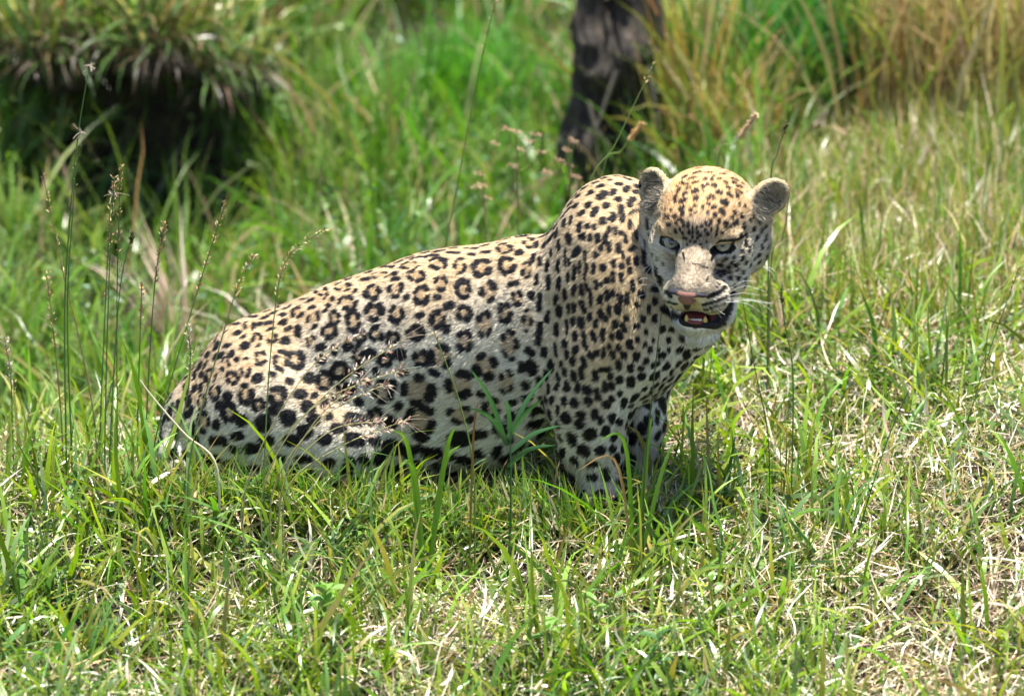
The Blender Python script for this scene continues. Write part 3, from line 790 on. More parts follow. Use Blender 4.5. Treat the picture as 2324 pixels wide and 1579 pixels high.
Lh = Lh + 0.010 * sstep(-40, -100, q[:, 1]) * sstep(50, 80, np.abs(q[:, 0])) * (q[:, 2] < 20) + 0.010 * low
nearlip = sstep(12, 2, sd_ell(q, MOUTH_C, np.array([33., 40., 13.]), MOUTH_A))
Lh *= 1 - 0.6 * nearlip
for s in (-1, 1):
    Lh *= 1 - 0.7 * sstep(12, 2, sd_ell(q, np.array([s * 50., 16., -2.]), np.array([24., 23., 9.5]), I3))
L = L * (1 - hm) + Lh * (0.7 + 0.6 * rng.random(n)) * hm
earin = np.zeros(n, bool)
for c, A in EARS:
    e = (q - c) @ A; en_ = (N @ HR) @ A
    m = (np.abs(e[:, 0]) < 38) & (np.abs(e[:, 2]) < 52) & (e[:, 1] > -30) & (e[:, 1] < 26) & (e[:, 2] > -34)
    L[m] = 0.004 + 0.002 * rng.random(m.sum())
    inner = m & (en_[:, 1] > 0.25)
    pick = inner & (rng.random(n) < 0.65) & ((e[:, 0] / 32) ** 2 + (e[:, 2] / 43) ** 2 < 0.7)
    earin |= pick
    L[pick] = 0.012 + 0.016 * rng.random(pick.sum())
    side = np.sign(c[0])
    fd = np.outer(-np.sign(e[pick, 0] + rng.normal(0, 8, pick.sum())), A[:, 0]) + np.outer(np.full(pick.sum(), 0.1), A[:, 2]) + np.outer(np.full(pick.sum(), .35), A[:, 1]) + rng.normal(0, .35, (pick.sum(), 3))
    flow[pick] = fd @ HR.T
    flow[pick] /= np.linalg.norm(flow[pick], axis=1, keepdims=True)
lift = np.where(hm > 0.5, 0.42, 0.34) * (0.6 + 0.8 * rng.random(n))
lift = np.where(earin, 0.15, lift)
T = np.array([0.0, 0.35, 0.7, 1.0])
KP = np.empty((n, 4, 3), np.float32)
for k, t in enumerate(T):
    KP[:, k] = P + flow * (L * t)[:, None] + N * (L * lift * (t - 0.45 * t * t) - 0.0006)[:, None]
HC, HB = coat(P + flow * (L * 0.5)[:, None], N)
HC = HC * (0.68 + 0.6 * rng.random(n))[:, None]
g = rng.random(n) < 0.06
HC[g & (HB < 0.3)] = HC[g & (HB < 0.3)] * 0.5 + 0.38
HC[earin] = np.array([0.74, 0.64, 0.48]) * (0.25 + 1.0 * rng.random(earin.sum()))[:, None]
cv = bpy.data.hair_curves.new('fur')
cv.add_curves([4] * n)
cv.attributes['position'].data.foreach_set('vector', KP.ravel())
ra = cv.attributes.get('radius') or cv.attributes.new('radius', 'FLOAT', 'POINT')
rad = np.where(earin, 0.00045, np.where(hm > 0.5, 0.00034, 0.00046))
ra.data.foreach_set('value', (rad[:, None] * np.array([1.0, 0.95, 0.7, 0.15])).astype(np.float32).ravel())
ca = cv.attributes.new('col', 'FLOAT_COLOR', 'CURVE')
c4 = np.ones((n, 4), np.float32); c4[:, :3] = np.clip(HC, 0.004, 0.9)
ca.data.foreach_set('color', c4.ravel())
sa = cv.attributes.new('sn', 'FLOAT_VECTOR', 'CURVE')
SNv = N + 0.28 * rng.normal(size=(n, 3)) + 0.2 * flow; SNv /= np.linalg.norm(SNv, axis=1, keepdims=True)
sa.data.foreach_set('vector', SNv.astype(np.float32).ravel())
cv.materials.append(M_FUR)
fur = obj('fur', cv, leo)

# ------------------------------------------------------------------ eyes, nose, mouth, whiskers
def lathe_cap(R, a0, a1, nseg=32, nr=12):
    """spherical cap about +y between polar angles a0..a1"""
    co = []; fs = []
    for i in range(nr + 1):
        a = a0 + (a1 - a0) * i / nr
        for j in range(nseg):
            t = 2 * math.pi * j / nseg
            co.append((R * math.sin(a) * math.cos(t), R * math.cos(a), R * math.sin(a) * math.sin(t)))
    for i in range(nr):
        for j in range(nseg):
            fs.append((i * nseg + j, (i + 1) * nseg + j, (i + 1) * nseg + (j + 1) % nseg, i * nseg + (j + 1) % nseg))
    return np.array(co), np.array(fs)
M_EYE = plain('eye_dark', (0.012, 0.011, 0.012), 0.25, 0.5, 0.6)
M_PUP = plain('pupil', (0.004, 0.004, 0.004), 0.2, 0.5, 1.0, 0.0)
mi, nt, b, out = new_mat('iris')
tc = nt.nodes.new('ShaderNodeTexCoord')
wv = nt.nodes.new('ShaderNodeTexNoise'); wv.inputs['Scale'].default_value = 500
rmp = nt.nodes.new('ShaderNodeValToRGB')
rmp.color_ramp.elements[0].color = (0.19, 0.185, 0.14, 1); rmp.color_ramp.elements[1].color = (0.34, 0.335, 0.26, 1)
nt.links.new(tc.outputs['Object'], wv.inputs['Vector']); nt.links.new(wv.outputs['Fac'], rmp.inputs[0]); nt.links.new(rmp.outputs[0], b.inputs['Base Color'])
b.inputs['Roughness'].default_value = 0.35; b.inputs['Coat Weight'].default_value = 0.35; b.inputs['Coat Roughness'].default_value = 0.06
ER = 0.0215
for s, (ex, ey) in ((-1, ze(556, 140)), (1, ze(1278, 168))):
    surf = on_head_plane(ex, ey, 8.0)
    look = (CAM + np.array([-0.4, 0, -0.3])) - surf; look /= np.linalg.norm(look)
    ctr = surf - look * ER
    zax = np.cross(hr, look) * -1; zax = hu - look * (hu @ look); zax /= np.linalg.norm(zax)
    xax = np.cross(look, zax)
    R3 = np.stack([xax, look, zax], 1)
    co, fs = lathe_cap(ER, 0.001, math.pi - 0.001)
    e = obj('eye', mesh_np('eye', co @ R3.T + ctr, fs, 4, mat=M_EYE), leo)
    co, fs = lathe_cap(ER * 1.012, 0.10, 0.66)
    obj('iris', mesh_np('iris', co @ R3.T + ctr, fs, 4, mat=mi), e)
    co, fs = lathe_cap(ER * 1.022, 0.001, 0.26, 20, 4)
    obj('pupil', mesh_np('pupil', co @ R3.T + ctr, fs, 4, mat=M_PUP), e)

def tube(pts, rad, sides=6, cap=True):
    pts = np.asarray(pts, float); m = len(pts)
    rad = np.broadcast_to(np.asarray(rad, float), (m,))
    tan_ = np.gradient(pts, axis=0); tan_ /= np.linalg.norm(tan_, axis=1, keepdims=True) + 1e-12
    ref = np.array([0.31, -0.62, 0.72])
    u = np.cross(tan_, ref); u /= np.linalg.norm(u, axis=1, keepdims=True) + 1e-12
    v = np.cross(tan_, u)
    an = np.arange(sides) * 2 * math.pi / sides
    co = pts[:, None] + rad[:, None, None] * (np.cos(an)[None, :, None] * u[:, None] + np.sin(an)[None, :, None] * v[:, None])
    co = co.reshape(-1, 3)
    i = np.arange(m - 1)[:, None] * sides; j = np.arange(sides)[None]
    f = np.stack([i + j, i + (j + 1) % sides, i + sides + (j + 1) % sides, i + sides + j], -1).reshape(-1, 4)
    return co, f
def spline(pts, m=12):
    pts = np.asarray(pts, float); k = len(pts)
    t = np.linspace(0, k - 1, m); out_ = []
    for x in t:
        i = min(int(x), k - 2); f = x - i
        p0 = pts[max(i - 1, 0)]; p1 = pts[i]; p2 = pts[i + 1]; p3 = pts[min(i + 2, k - 1)]
        out_.append(0.5 * ((2 * p1) + (-p0 + p2) * f + (2 * p0 - 5 * p1 + 4 * p2 - p3) * f * f + (-p0 + 3 * p1 - 3 * p2 + p3) * f ** 3))
    return np.array(out_)

def blob(fn, lo, hi, step):
    ax = [np.arange(l, h, step) for l, h in zip(lo, hi)]
    G = np.stack(np.meshgrid(*ax, indexing='ij'), -1)
    Fv = fn(G.reshape(-1, 3)).reshape(G.shape[:3]).astype(np.float32)
    return surface_nets(Fv, *ax)

# nose leather (head millimetres around its own centre)
def nose_sdf(p):
    q = p.copy()
    d = sd_ell(q, np.array([0, -4., 3.]), np.array([25., 12., 9.]), I3)
    d = smin(d, sd_ell(q, np.array([0, -2., -6.]), np.array([12., 11., 12.]), I3), 6.)
    d = smin(d, sd_ell(q, np.array([0, -6., -18.]), np.array([5., 8., 14.]), I3), 5.)
    for s in (-1, 1):
        d = -smin(-d, sd_ell(q, np.array([s * 14.5, 6., -4.]), np.array([8., 12., 6.]), I3), 1.5)
    return d
nco, nfs = blob(nose_sdf, (-32, -24, -40), (32, 20, 18), 1.5)
nco = laplace(nco, nfs, 1); nco[:, 0] *= 1.42
dk = np.clip(sstep(13, 19, np.abs(nco[:, 0])) + sstep(8, 11, nco[:, 2]) + sstep(-13, -19, nco[:, 2]), 0, 1)
ncol = np.array([0.24, 0.115, 0.085])[None] * (1 - dk)[:, None] + np.array([0.022, 0.022, 0.028])[None] * dk[:, None]
M_NOSE = skin_mat(); M_NOSE.name = 'nose_leather'
M_NOSE.node_tree.nodes['Principled BSDF'].inputs['Roughness'].default_value = 0.55
obj('nose', mesh_np('nose', from_head(nco + NOSE_C), nfs, 4, col=ncol, mat=M_NOSE), leo)

# lower lip, tongue, teeth
M_LIP = plain('lip', (0.008, 0.008, 0.010), 0.65, 0.25, 0.05)
lip = [ze(690, 1185), ze(705, 1262), ze(790, 1298), ze(940, 1312), ze(1090, 1316), ze(1190, 1318), ze(1245, 1245), ze(1305, 1150)]
lipy = [52, 62, 70, 74, 74, 68, 52, 38]
lip3 = []
for p_, y_ in zip(lip, lipy):
    h_ = hit(*p_); pl_ = on_head_plane(*p_, y_)
    if h_ is not None and abs(to_head(h_)[1] - y_) < 30: pl_ = h_ - hf * 0.003
    lip3.append(pl_)
lp3 = spline(lip3, 40)
co, fs = tube(lp3, np.interp(np.linspace(0, 1, 40), [0, .1, .3, .7, .9, 1], [.003, .006, .0078, .008, .0072, .003]), 10)
obj('lower_lip', mesh_np('lower_lip', co, fs, 4, mat=M_LIP), leo)
M_TONG = plain('tongue', (0.20, 0.05, 0.045), 0.5, 0.3, 0.05)
tc_ = to_head(on_head_plane(*ze(900, 1205), 62))
tco, tfs = blob(lambda p: sd_ell(p, np.zeros(3), np.array([20., 24., 6.5]), I3) + 1.2 * np.exp(-(p[:, 0] / 3) ** 2), (-26, -30, -12), (26, 30, 12), 2.0)
obj('tongue', mesh_np('tongue', from_head(tco + tc_), tfs, 4, mat=M_TONG), leo)
M_FANG = plain('fang', (0.62, 0.42, 0.12), 0.35, 0.5, 0.3); M_TOOTH = plain('tooth', (0.68, 0.64, 0.54), 0.35, 0.5, 0.3)
for x, y, h, w in ((775, 1200, 80, 30), (1035, 1220, 70, 30)):
    b0 = on_head_plane(*ze(x, y + h / 2), 76); t0 = on_head_plane(*ze(x - (6 if x < 900 else -2), y - h / 2), 76)
    pts = np.linspace(b0, t0, 7) + np.outer(np.sin(np.linspace(0, math.pi, 7)) * 0.0015, hf)
    co, fs = tube(pts, w / 5.64 * 0.000742 * np.array([1, 1.05, 1, .85, .65, .4, .1]), 10)
    obj('fang', mesh_np('fang', co, fs, 4, mat=M_FANG), leo)
for k in range(6):
    x = 828 + k * 29
    b0 = on_head_plane(*ze(x, 1250), 78); t0 = on_head_plane(*ze(x, 1222), 78)
    co, fs = tube(np.linspace(b0, t0, 4), np.array([.0019, .0021, .0019, .0008]), 8)
    obj('incisor', mesh_np('incisor', co, fs, 4, mat=M_TOOTH), leo)
M_WH = plain('whisker', (0.66, 0.65, 0.62), 0.4, 0.4, 0, 0.0)
WHK = [[(440,795),(220,740),(0,775)],[(440,860),(220,870),(0,940)],[(435,890),(230,900),(0,980)],[(440,910),(250,960),(0,1120)],[(440,950),(230,1000),(10,1170)],[(435,760),(190,650),(20,720)],[(430,990),(300,1070),(160,1330)],[(330,440),(220,490),(115,560)],[(330,450),(215,560),(190,720)],
 [(1340,840),(1550,700),(1740,700)],[(1340,870),(1600,760),(1900,850)],[(1330,940),(1600,940),(1960,1000)],[(1330,960),(1650,970),(1960,1010)],[(1320,980),(1620,1010),(1830,1140)],[(1310,1000),(1700,960),(1990,1120)],[(1850,490),(1980,580),(2020,690)],[(1850,485),(1980,520),(2040,575)],[(1200,1080),(1270,1140),(1310,1160)],[(1180,1130),(1230,1170),(1260,1210)],[(1340,900),(1560,860),(1800,890)]]
for w in WHK:
    h0 = hit(*ze(*w[0]))
    y0 = to_head(h0)[1] if h0 is not None else 45.
    pts = spline([on_head_plane(*ze(*p), y0 + dy) for p, dy in zip(w, (-3, 4, 2))], 10)
    co, fs = tube(pts, np.linspace(0.00038, 0.00016, 10), 5)
    obj('whisker', mesh_np('whisker', co, fs, 4, mat=M_WH), leo)
# ------------------------------------------------------------------ VEGETATION
DFX = np.searchsorted
def body_sd(P):
    """distance to the leopard from the sampled field (nearest cell)"""
    i = np.clip(np.searchsorted(xs, P[:, 0]), 0, len(xs) - 1)
    j = np.clip(np.searchsorted(ys, P[:, 1]), 0, len(ys) - 1)
    k = np.clip(np.searchsorted(zs, P[:, 2]), 0, len(zs) - 1)
    d = F[i, j, k]
    out_ = (P[:, 0] < xs[0]) | (P[:, 0] > xs[-1]) | (P[:, 1] < ys[0]) | (P[:, 1] > ys[-1]) | (P[:, 2] > zs[-1])
    return np.where(out_, 1.0, d)

def blades(root, length, width, az, tilt0, bend, c0, c1, segs=4, wmode='blade', twist=None, clear=True):
    """curved ribbons. root (n,3); tilt0/bend radians from vertical; returns co, tri/quad faces, colours"""
    n = len(root)
    d = np.stack([np.cos(az), np.sin(az), np.zeros(n)], 1)
    side = np.stack([-np.sin(az), np.cos(az), np.zeros(n)], 1)
    pts = np.empty((n, segs + 1, 3)); pts[:, 0] = root
    tw = rng.normal(0, 0.5, n) if twist is None else twist
    wig = rng.normal(0, 0.12, (n, segs))
    dirs = np.empty((n, segs + 1, 3))
    for k in range(segs):
        a = tilt0 + bend * ((k + 0.5) / segs) ** 1.5
        aa = wig[:, k]
        dv = (np.sin(a) * np.cos(aa))[:, None] * d + (np.sin(a) * np.sin(aa))[:, None] * side + np.cos(a)[:, None] * np.array([0, 0, 1.0])
        dirs[:, k] = dv
        pts[:, k + 1] = pts[:, k] + dv * (length / segs)[:, None]
    dirs[:, segs] = dirs[:, segs - 1]
    if clear:
        bad = np.zeros(n, bool)
        for k in range(0, segs + 1):
            bad |= body_sd(pts[:, k]) < 0.006
            if k < segs: bad |= body_sd((pts[:, k] + pts[:, k + 1]) / 2) < 0.006
        g = ~bad
        pts, dirs, side, tw, width, c0, c1 = pts[g], dirs[g], side[g], tw[g], width[g], c0[g], c1[g]
        n = len(pts)
    t = np.linspace(0, 1, segs + 1)
    prof = {'blade': np.minimum(1, 0.55 + 1.2 * t) * (1 - t ** 2.2), 'straw': np.full(segs + 1, 1.0) * (1 - 0.5 * t)}[wmode]
    co = np.empty((n, 2 * segs + 1, 3)); cl = np.empty((n, 2 * segs + 1, 3))
    for k in range(segs + 1):
        nrm = np.cross(dirs[:, k], side)
        wd = side * np.cos(tw + 0.5 * t[k])[:, None] + nrm * np.sin(tw + 0.5 * t[k])[:, None]
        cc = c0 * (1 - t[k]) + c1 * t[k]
        if k < segs:
            co[:, 2 * k] = pts[:, k] - wd * (width * prof[k] / 2)[:, None]
            co[:, 2 * k + 1] = pts[:, k] + wd * (width * prof[k] / 2)[:, None]
            cl[:, 2 * k] = cc; cl[:, 2 * k + 1] = cc
        else:
            co[:, 2 * k] = pts[:, k]; cl[:, 2 * k] = cc
    base = (np.arange(n) * (2 * segs + 1))[:, None]
    q = np.concatenate([base + np.array([2 * k, 2 * k + 1, 2 * k + 3, 2 * k + 2]) for k in range(segs - 1)])
    tr = base + np.array([2 * segs - 2, 2 * segs - 1, 2 * segs])
    return co.reshape(-1, 3), q, tr, cl.reshape(-1, 3)

def merge(parts):
    C, Q, T_, L_ = [], [], [], []; off = 0
    for co, q, t, cl in parts:
        C.append(co); Q.append(q + off); T_.append(t + off); L_.append(cl); off += len(co)
    return np.concatenate(C), [np.concatenate(Q), np.concatenate(T_)], np.concatenate(L_)

def palette(n, cols, wts, jit=0.18):
    cols = np.array(cols); w = np.array(wts, float); w /= w.sum()
    c = cols[rng.choice(len(cols), n, p=w)]
    return np.clip(c * (1 + jit * rng.normal(size=(n, 1))) * (1 + 0.07 * rng.normal(size=(n, 3))), 0.006, 0.8)

GREENS = [(0.155, 0.26, 0.03), (0.10, 0.21, 0.03), (0.21, 0.30, 0.04), (0.06, 0.135, 0.035), (0.26, 0.29, 0.055), (0.14, 0.24, 0.085)]
LUSH = [(0.12, 0.25, 0.03), (0.08, 0.19, 0.028), (0.18, 0.29, 0.04), (0.04, 0.11, 0.028), (0.14, 0.23, 0.08)]
STRAW = [(0.50, 0.41, 0.26), (0.40, 0.30, 0.17), (0.60, 0.52, 0.36), (0.28, 0.19, 0.10), (0.46, 0.40, 0.30)]
OLIVE = [(0.26, 0.24, 0.07), (0.33, 0.27, 0.10), (0.20, 0.23, 0.05), (0.40, 0.31, 0.14), (0.24, 0.15, 0.06)]

def scatter(n, x0, x1, y0, y1, dens=None):
    """points on the ground inside the camera's widened view"""
    x = rng.uniform(x0, x1, n); y = rng.uniform(y0, y1, n)
    lim = (FRAME_W / 2 + 0.10) * (DIST + y * CP) / DIST + 0.12 + 0.22 * np.clip(y, 0, 4)
    ok = np.abs(x) < lim
    if dens is not None: ok &= rng.random(n) < dens(x, y)
    x, y = x[ok], y[ok]
    return np.stack([x, y, ground_z(x, y) - 0.004], 1)

def clumpn(P, f=6, s=31):
    return vnoise(np.c_[P[:, :2], np.zeros(len(P))], f, s)

def footprint(P):
    Q = P.copy(); Q[:, 2] += 0.03
    return body_sd(Q)

Bare = lambda x, y: (1 - np.exp(-((x + 0.84) / 0.28) ** 4) * np.exp(-((y - 2.30) / 0.36) ** 4)) * (1 - np.exp(-((x - 0.93) / 0.1) ** 4) * np.exp(-((y - 2.6) / 0.25) ** 4))

# --- foreground turf: green blades, fine undergrowth and broad blades
def turf(n, y0, y1, lmin, lvar, wmin, wvar, tilt, bend, segs, wide=False):
    P = scatter(n, -1.4, 1.4, y0, y1, lambda x, y: np.clip(0.66 + 0.6 * vnoise(np.c_[x, y, x * 0], 4.5, 61), 0.15, 1) * (1 - 0.3 * sstep(0.2, 0.8, x)))
    fp = footprint(P); P = P[fp > 0.012]
    m = len(P); cn = clumpn(P, 7, 31)
    L_ = (lmin + lvar * rng.random(m) ** 1.6) * (1 + 0.4 * cn)
    fp = footprint(P)
    L_ *= 1 + 0.75 * np.exp(-(np.clip(fp, 0, 1) / 0.10) ** 2) * (P[:, 1] < 0.0) * rng.random(m)
    wd = wmin + wvar * rng.random(m) ** 1.5
    c = palette(m, GREENS, [4, 3, 2.6, 1.6, 1.6, 1.8], 0.22)
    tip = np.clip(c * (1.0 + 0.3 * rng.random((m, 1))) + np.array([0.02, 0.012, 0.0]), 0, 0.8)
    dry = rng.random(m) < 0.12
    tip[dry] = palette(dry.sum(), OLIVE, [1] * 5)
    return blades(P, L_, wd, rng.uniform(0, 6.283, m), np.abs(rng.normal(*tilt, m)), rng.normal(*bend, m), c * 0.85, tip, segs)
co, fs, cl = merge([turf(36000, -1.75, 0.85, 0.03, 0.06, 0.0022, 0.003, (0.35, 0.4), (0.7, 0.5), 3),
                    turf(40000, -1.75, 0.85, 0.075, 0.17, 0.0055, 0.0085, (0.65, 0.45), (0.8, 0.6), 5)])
def skirt(n):
    x = rng.uniform(-0.78, 0.46, n); y = rng.uniform(-0.42, -0.10, n)
    P = np.stack([x, y, ground_z(x, y) - 0.004], 1); fp = footprint(P)
    P = P[(fp > 0.012) & (fp < 0.22)]; m = len(P)
    L_ = 0.05 + 0.11 * rng.random(m) ** 1.6
    c = palette(m, GREENS + OLIVE[:3] + STRAW[:3], [4, 3, 2.6, 1.6, 1.6, 1.8, .6, .5, .6, .7, .5, .7], 0.22)
    return blades(P, L_, 0.003 + 0.006 * rng.random(m) ** 1.6, rng.uniform(0, 6.283, m), np.abs(rng.normal(0.3, 0.3, m)), rng.normal(0.6, 0.5, m), c * 0.85, c * 1.15, 5)
co, fs, cl = merge([(co, fs[0], fs[1], cl), skirt(21000)])
grass = obj('grass', mesh_np('grass', co, fs, 3, col=cl, mat=M_GREEN), kind='stuff',
            label='short green grass blades carpeting the sunlit bank round the leopard', category='grass')
# --- dry straw matted between the green
def straw(n, y0, y1, lmin, lvar, wmin, wvar, cols, wts, zz, bend):
    P = scatter(n, -1.4, 1.4, y0, y1, lambda x, y: np.clip(0.5 + 0.6 * vnoise(np.c_[x, y, x * 0], 5, 44) + 0.45 * sstep(0.1, 0.8, x), 0.1, 1) * np.where(y > 0.9, sstep(0.2, 0.5, x - 0.05 * y) * sstep(2.4, 1.0, y), 1))
    P = P[footprint(P) > 0.008]; m = len(P)
    P[:, 2] += np.abs(rng.normal(0, zz, m))
    L_ = lmin + lvar * rng.random(m) ** 1.5
    wd = wmin + wvar * rng.random(m) ** 2
    c = palette(m, cols, wts, 0.2)
    return blades(P, L_, wd, rng.uniform(0, 6.283, m), np.clip(rng.normal(1.2, 0.35, m), 0.2, 1.7), rng.normal(0.2, bend, m), c, c * (0.85 + 0.3 * rng.random((m, 1))), 4, 'straw')
STRAWB = [(0.64, 0.54, 0.37), (0.50, 0.38, 0.22), (0.72, 0.64, 0.50), (0.26, 0.16, 0.08), (0.54, 0.48, 0.38)]
co, fs, cl = merge([straw(140000, -1.75, 2.4, 0.03, 0.09, 0.0014, 0.003, STRAWB, [3, 2.4, 2.4, 1.6, 1.5], 0.026, 0.6),
                    straw(11000, -1.75, 2.4, 0.05, 0.09, 0.004, 0.005, STRAWB, [3, 2, 3, .8, 2], 0.03, 1.0)])
obj('dry_straw', mesh_np('dry_straw', co, fs, 3, col=cl, mat=M_STRAW), kind='stuff',
    label='pale dry straw matted between the green blades on the bank', category='straw')

# --- field grass at the right, behind the head
def field(n):
    P = scatter(n, 0.05, 2.4, 0.55, 3.3, lambda x, y: sstep(0.1, 0.4, x - 0.05 * y))
    P = P[footprint(P) > 0.02]; m = len(P)
    L_ = (0.09 + 0.17 * rng.random(m) ** 1.4) * (1 + 0.35 * clumpn(P, 4, 33)) * (1 - 0.35 * sstep(1.4, 2.0, P[:, 1]))
    wd = 0.003 + 0.005 * rng.random(m) ** 1.4
    c = palette(m, GREENS + OLIVE + STRAW[:3], [2, 1.4, 3, .6, 3.5, 1] + [1.8, 1.4, 1.8, 1.0, .4] + [1.6, .8, 1.6])
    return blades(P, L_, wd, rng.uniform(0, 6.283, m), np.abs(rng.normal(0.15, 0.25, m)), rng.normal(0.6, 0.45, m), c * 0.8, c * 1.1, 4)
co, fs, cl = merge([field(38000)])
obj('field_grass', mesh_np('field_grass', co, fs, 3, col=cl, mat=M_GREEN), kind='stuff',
    label='yellow green meadow grass, out of focus behind the leopard\'s head', category='grass')

# --- lush bank on the far side of the gully
def lush(n):
    P = scatter(n, -2.9, 1.2, 0.5, 5.2, lambda x, y: sstep(0.6, 0.2, x - 0.07 * y - 0.25 * sstep(2.6, 3.4, y)) * Bare(x, y) * np.clip(0.42 + 1.4 * vnoise(np.c_[x, y, x * 0], 3.4, 71), 0.03, 1))
    P = P[footprint(P) > 0.03]; m = len(P); cn = clumpn(P, 3.2, 35)
    L_ = (0.11 + 0.24 * rng.random(m) ** 1.3) * (1 + 0.65 * cn) * (1 + 0.6 * sstep(1.6, 2.6, P[:, 1]))
    wd = 0.004 + 0.012 * rng.random(m) ** 1.6
    c = palette(m, LUSH + OLIVE[:3] + STRAW[:2], [4, 3, 3, 1.5, 1.3, .5, .3, .5, .5, .35])
    dead = rng.random(m) < 0.06 + 0.22 * sstep(2.2, 3.0, P[:, 1]) * (clumpn(P, 2.2, 37) > 0)
    c[dead] = palette(dead.sum(), [(0.30, 0.22, 0.11), (0.16, 0.11, 0.055), (0.42, 0.34, 0.2)], [1, 1, 1])
    leftside = sstep(-0.2, -0.9, P[:, 0])[:, None] * ~dead[:, None]
    c = c * (1 - 0.45 * leftside) + palette(m, GREENS, [3, 2, 3, 1, 2, 1]) * 0.45 * leftside
    az = rng.uniform(0, 6.283, m)
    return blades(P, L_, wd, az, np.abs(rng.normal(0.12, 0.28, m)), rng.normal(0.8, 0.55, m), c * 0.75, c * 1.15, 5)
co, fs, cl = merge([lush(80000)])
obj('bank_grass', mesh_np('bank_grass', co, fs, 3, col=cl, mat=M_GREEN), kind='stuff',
    label='lush bright green grass on the far bank of the gully', category='grass')
# overhanging ledge of the earth bank, with dead grass hanging from it
LX0, LX1, LY0, LY1 = -1.22, -0.56, 2.16, 2.95
def ledge_top(x, y):
    t = np.clip((x - LX0) / (LX1 - LX0), 0, 1)
    return 0.315 + 0.05 * np.sin(x * 7 + 1) + 0.10 * (y - LY0) - 0.13 * sstep(0.6, 1.0, t) + 0.02 * np.sin(x * 23 + y * 9)
nu, nv = 40, 24
U, V = np.meshgrid(np.linspace(0, 1, nu), np.linspace(0, 1, nv), indexing='ij')
X = LX0 + (LX1 - LX0) * U; Yf = LY0 + 0.07 * np.sin(X * 11) + 0.05 * np.sin(X * 27 + 2) + 0.35 * sstep(0.72, 1.0, U) + 0.25 * sstep(0.2, 0.0, U)
Y = Yf + (LY1 - Yf) * V
T1 = np.stack([X, Y, ledge_top(X, Y)], -1).reshape(-1, 3)
th_ = (0.05 + 0.16 * V + 0.03 * np.sin(X * 17 + Y * 13)).reshape(-1)
T2 = T1.copy(); T2[:, 2] -= th_ * np.minimum(1, 0.35 + 6 * V.reshape(-1))
gi = np.arange(nu * nv).reshape(nu, nv)
top_q = np.stack([gi[:-1, :-1], gi[1:, :-1], gi[1:, 1:], gi[:-1, 1:]], -1).reshape(-1, 4)
bot_q = top_q[:, ::-1] + nu * nv
rim_ = []
for ring in (gi[:, 0], gi[-1, :], gi[::-1, -1], gi[0, ::-1]):
    rim_.append(np.stack([ring[:-1], ring[:-1] + nu * nv, ring[1:] + nu * nv, ring[1:]], -1))
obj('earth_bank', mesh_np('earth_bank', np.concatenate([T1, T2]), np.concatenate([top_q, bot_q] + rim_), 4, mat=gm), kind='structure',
    label='overhanging ledge of dark earth above the hollow at the upper left')
def on_ledge(m, y1):
    x = rng.uniform(LX0 + 0.02, LX1 - 0.03, m); u = (x - LX0) / (LX1 - LX0)
    yf = LY0 + 0.07 * np.sin(x * 11) + 0.05 * np.sin(x * 27 + 2) + 0.35 * sstep(0.72, 1.0, u) + 0.25 * sstep(0.2, 0.0, u)
    y = yf + 0.01 + (y1 - LY0) * rng.random(m) ** 1.5
    return np.stack([x, y, ledge_top(x, y) - 0.004], 1)
P = on_ledge(620, 2.35); m = len(P)
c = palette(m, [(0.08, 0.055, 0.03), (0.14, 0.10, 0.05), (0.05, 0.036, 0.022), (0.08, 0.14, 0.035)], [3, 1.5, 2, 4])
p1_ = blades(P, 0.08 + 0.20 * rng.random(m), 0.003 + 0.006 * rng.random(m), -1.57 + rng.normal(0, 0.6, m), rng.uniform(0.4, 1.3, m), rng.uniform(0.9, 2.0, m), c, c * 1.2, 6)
P = on_ledge(1500, 2.9); m = len(P)
c = palette(m, GREENS + OLIVE, [2, 2, 2, 2, 1, 1, 1, 1, 1, .6, .8])
p2_ = blades(P, 0.12 + 0.25 * rng.random(m), 0.004 + 0.008 * rng.random(m), rng.uniform(0, 6.283, m), np.abs(rng.normal(0.2, 0.3, m)), rng.normal(1.0, 0.5, m), c * 0.8, c * 1.1, 5)
co, fs, cl = merge([p1_, p2_])
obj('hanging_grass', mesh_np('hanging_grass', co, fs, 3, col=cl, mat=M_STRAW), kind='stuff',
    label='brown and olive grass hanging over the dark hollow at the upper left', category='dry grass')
# small leaved herbs woven through the far bank
def leaves(n, cpt, spread, size, cols, wts):
    """leaf quads (diamond, 4 tris folded) scattered round points"""
    P = cpt[rng.integers(0, len(cpt), n)] + rng.normal(size=(n, 3)) * spread
    u = rng.normal(size=(n, 3)); u[:, 2] *= 0.5; u /= np.linalg.norm(u, axis=1, keepdims=True)
    w = rng.normal(size=(n, 3)); w -= u * (w * u).sum(1, keepdims=True); w /= np.linalg.norm(w, axis=1, keepdims=True)
    nn = np.cross(u, w)
    s_ = (size * (0.6 + 0.8 * rng.random(n)))[:, None]
    co = np.stack([P, P + u * s_ * .45 + w * s_ * .24 + nn * s_ * .07, P + u * s_ * .5, P + u * s_ * .45 - w * s_ * .24 + nn * s_ * .07, P + u * s_ - nn * s_ * .08], 1)
    b0 = (np.arange(n) * 5)[:, None]
    t = np.concatenate([b0 + np.array(f) for f in ((0, 1, 2), (0, 2, 3), (1, 4, 2), (2, 4, 3))])
    c = palette(n, cols, wts)
    return co.reshape(-1, 3), t, np.repeat(c, 5, 0)
HP = scatter(900, -2.2, 0.9, 1.2, 4.6, lambda x, y: sstep(0.35, 0.1, x - 0.05 * y) * Bare(x, y) * (0.35 + 0.65 * (vnoise(np.c_[x, y, x * 0], 2.5, 51) > 0.0)))
HP[:, 2] += rng.uniform(0.04, 0.26, len(HP))
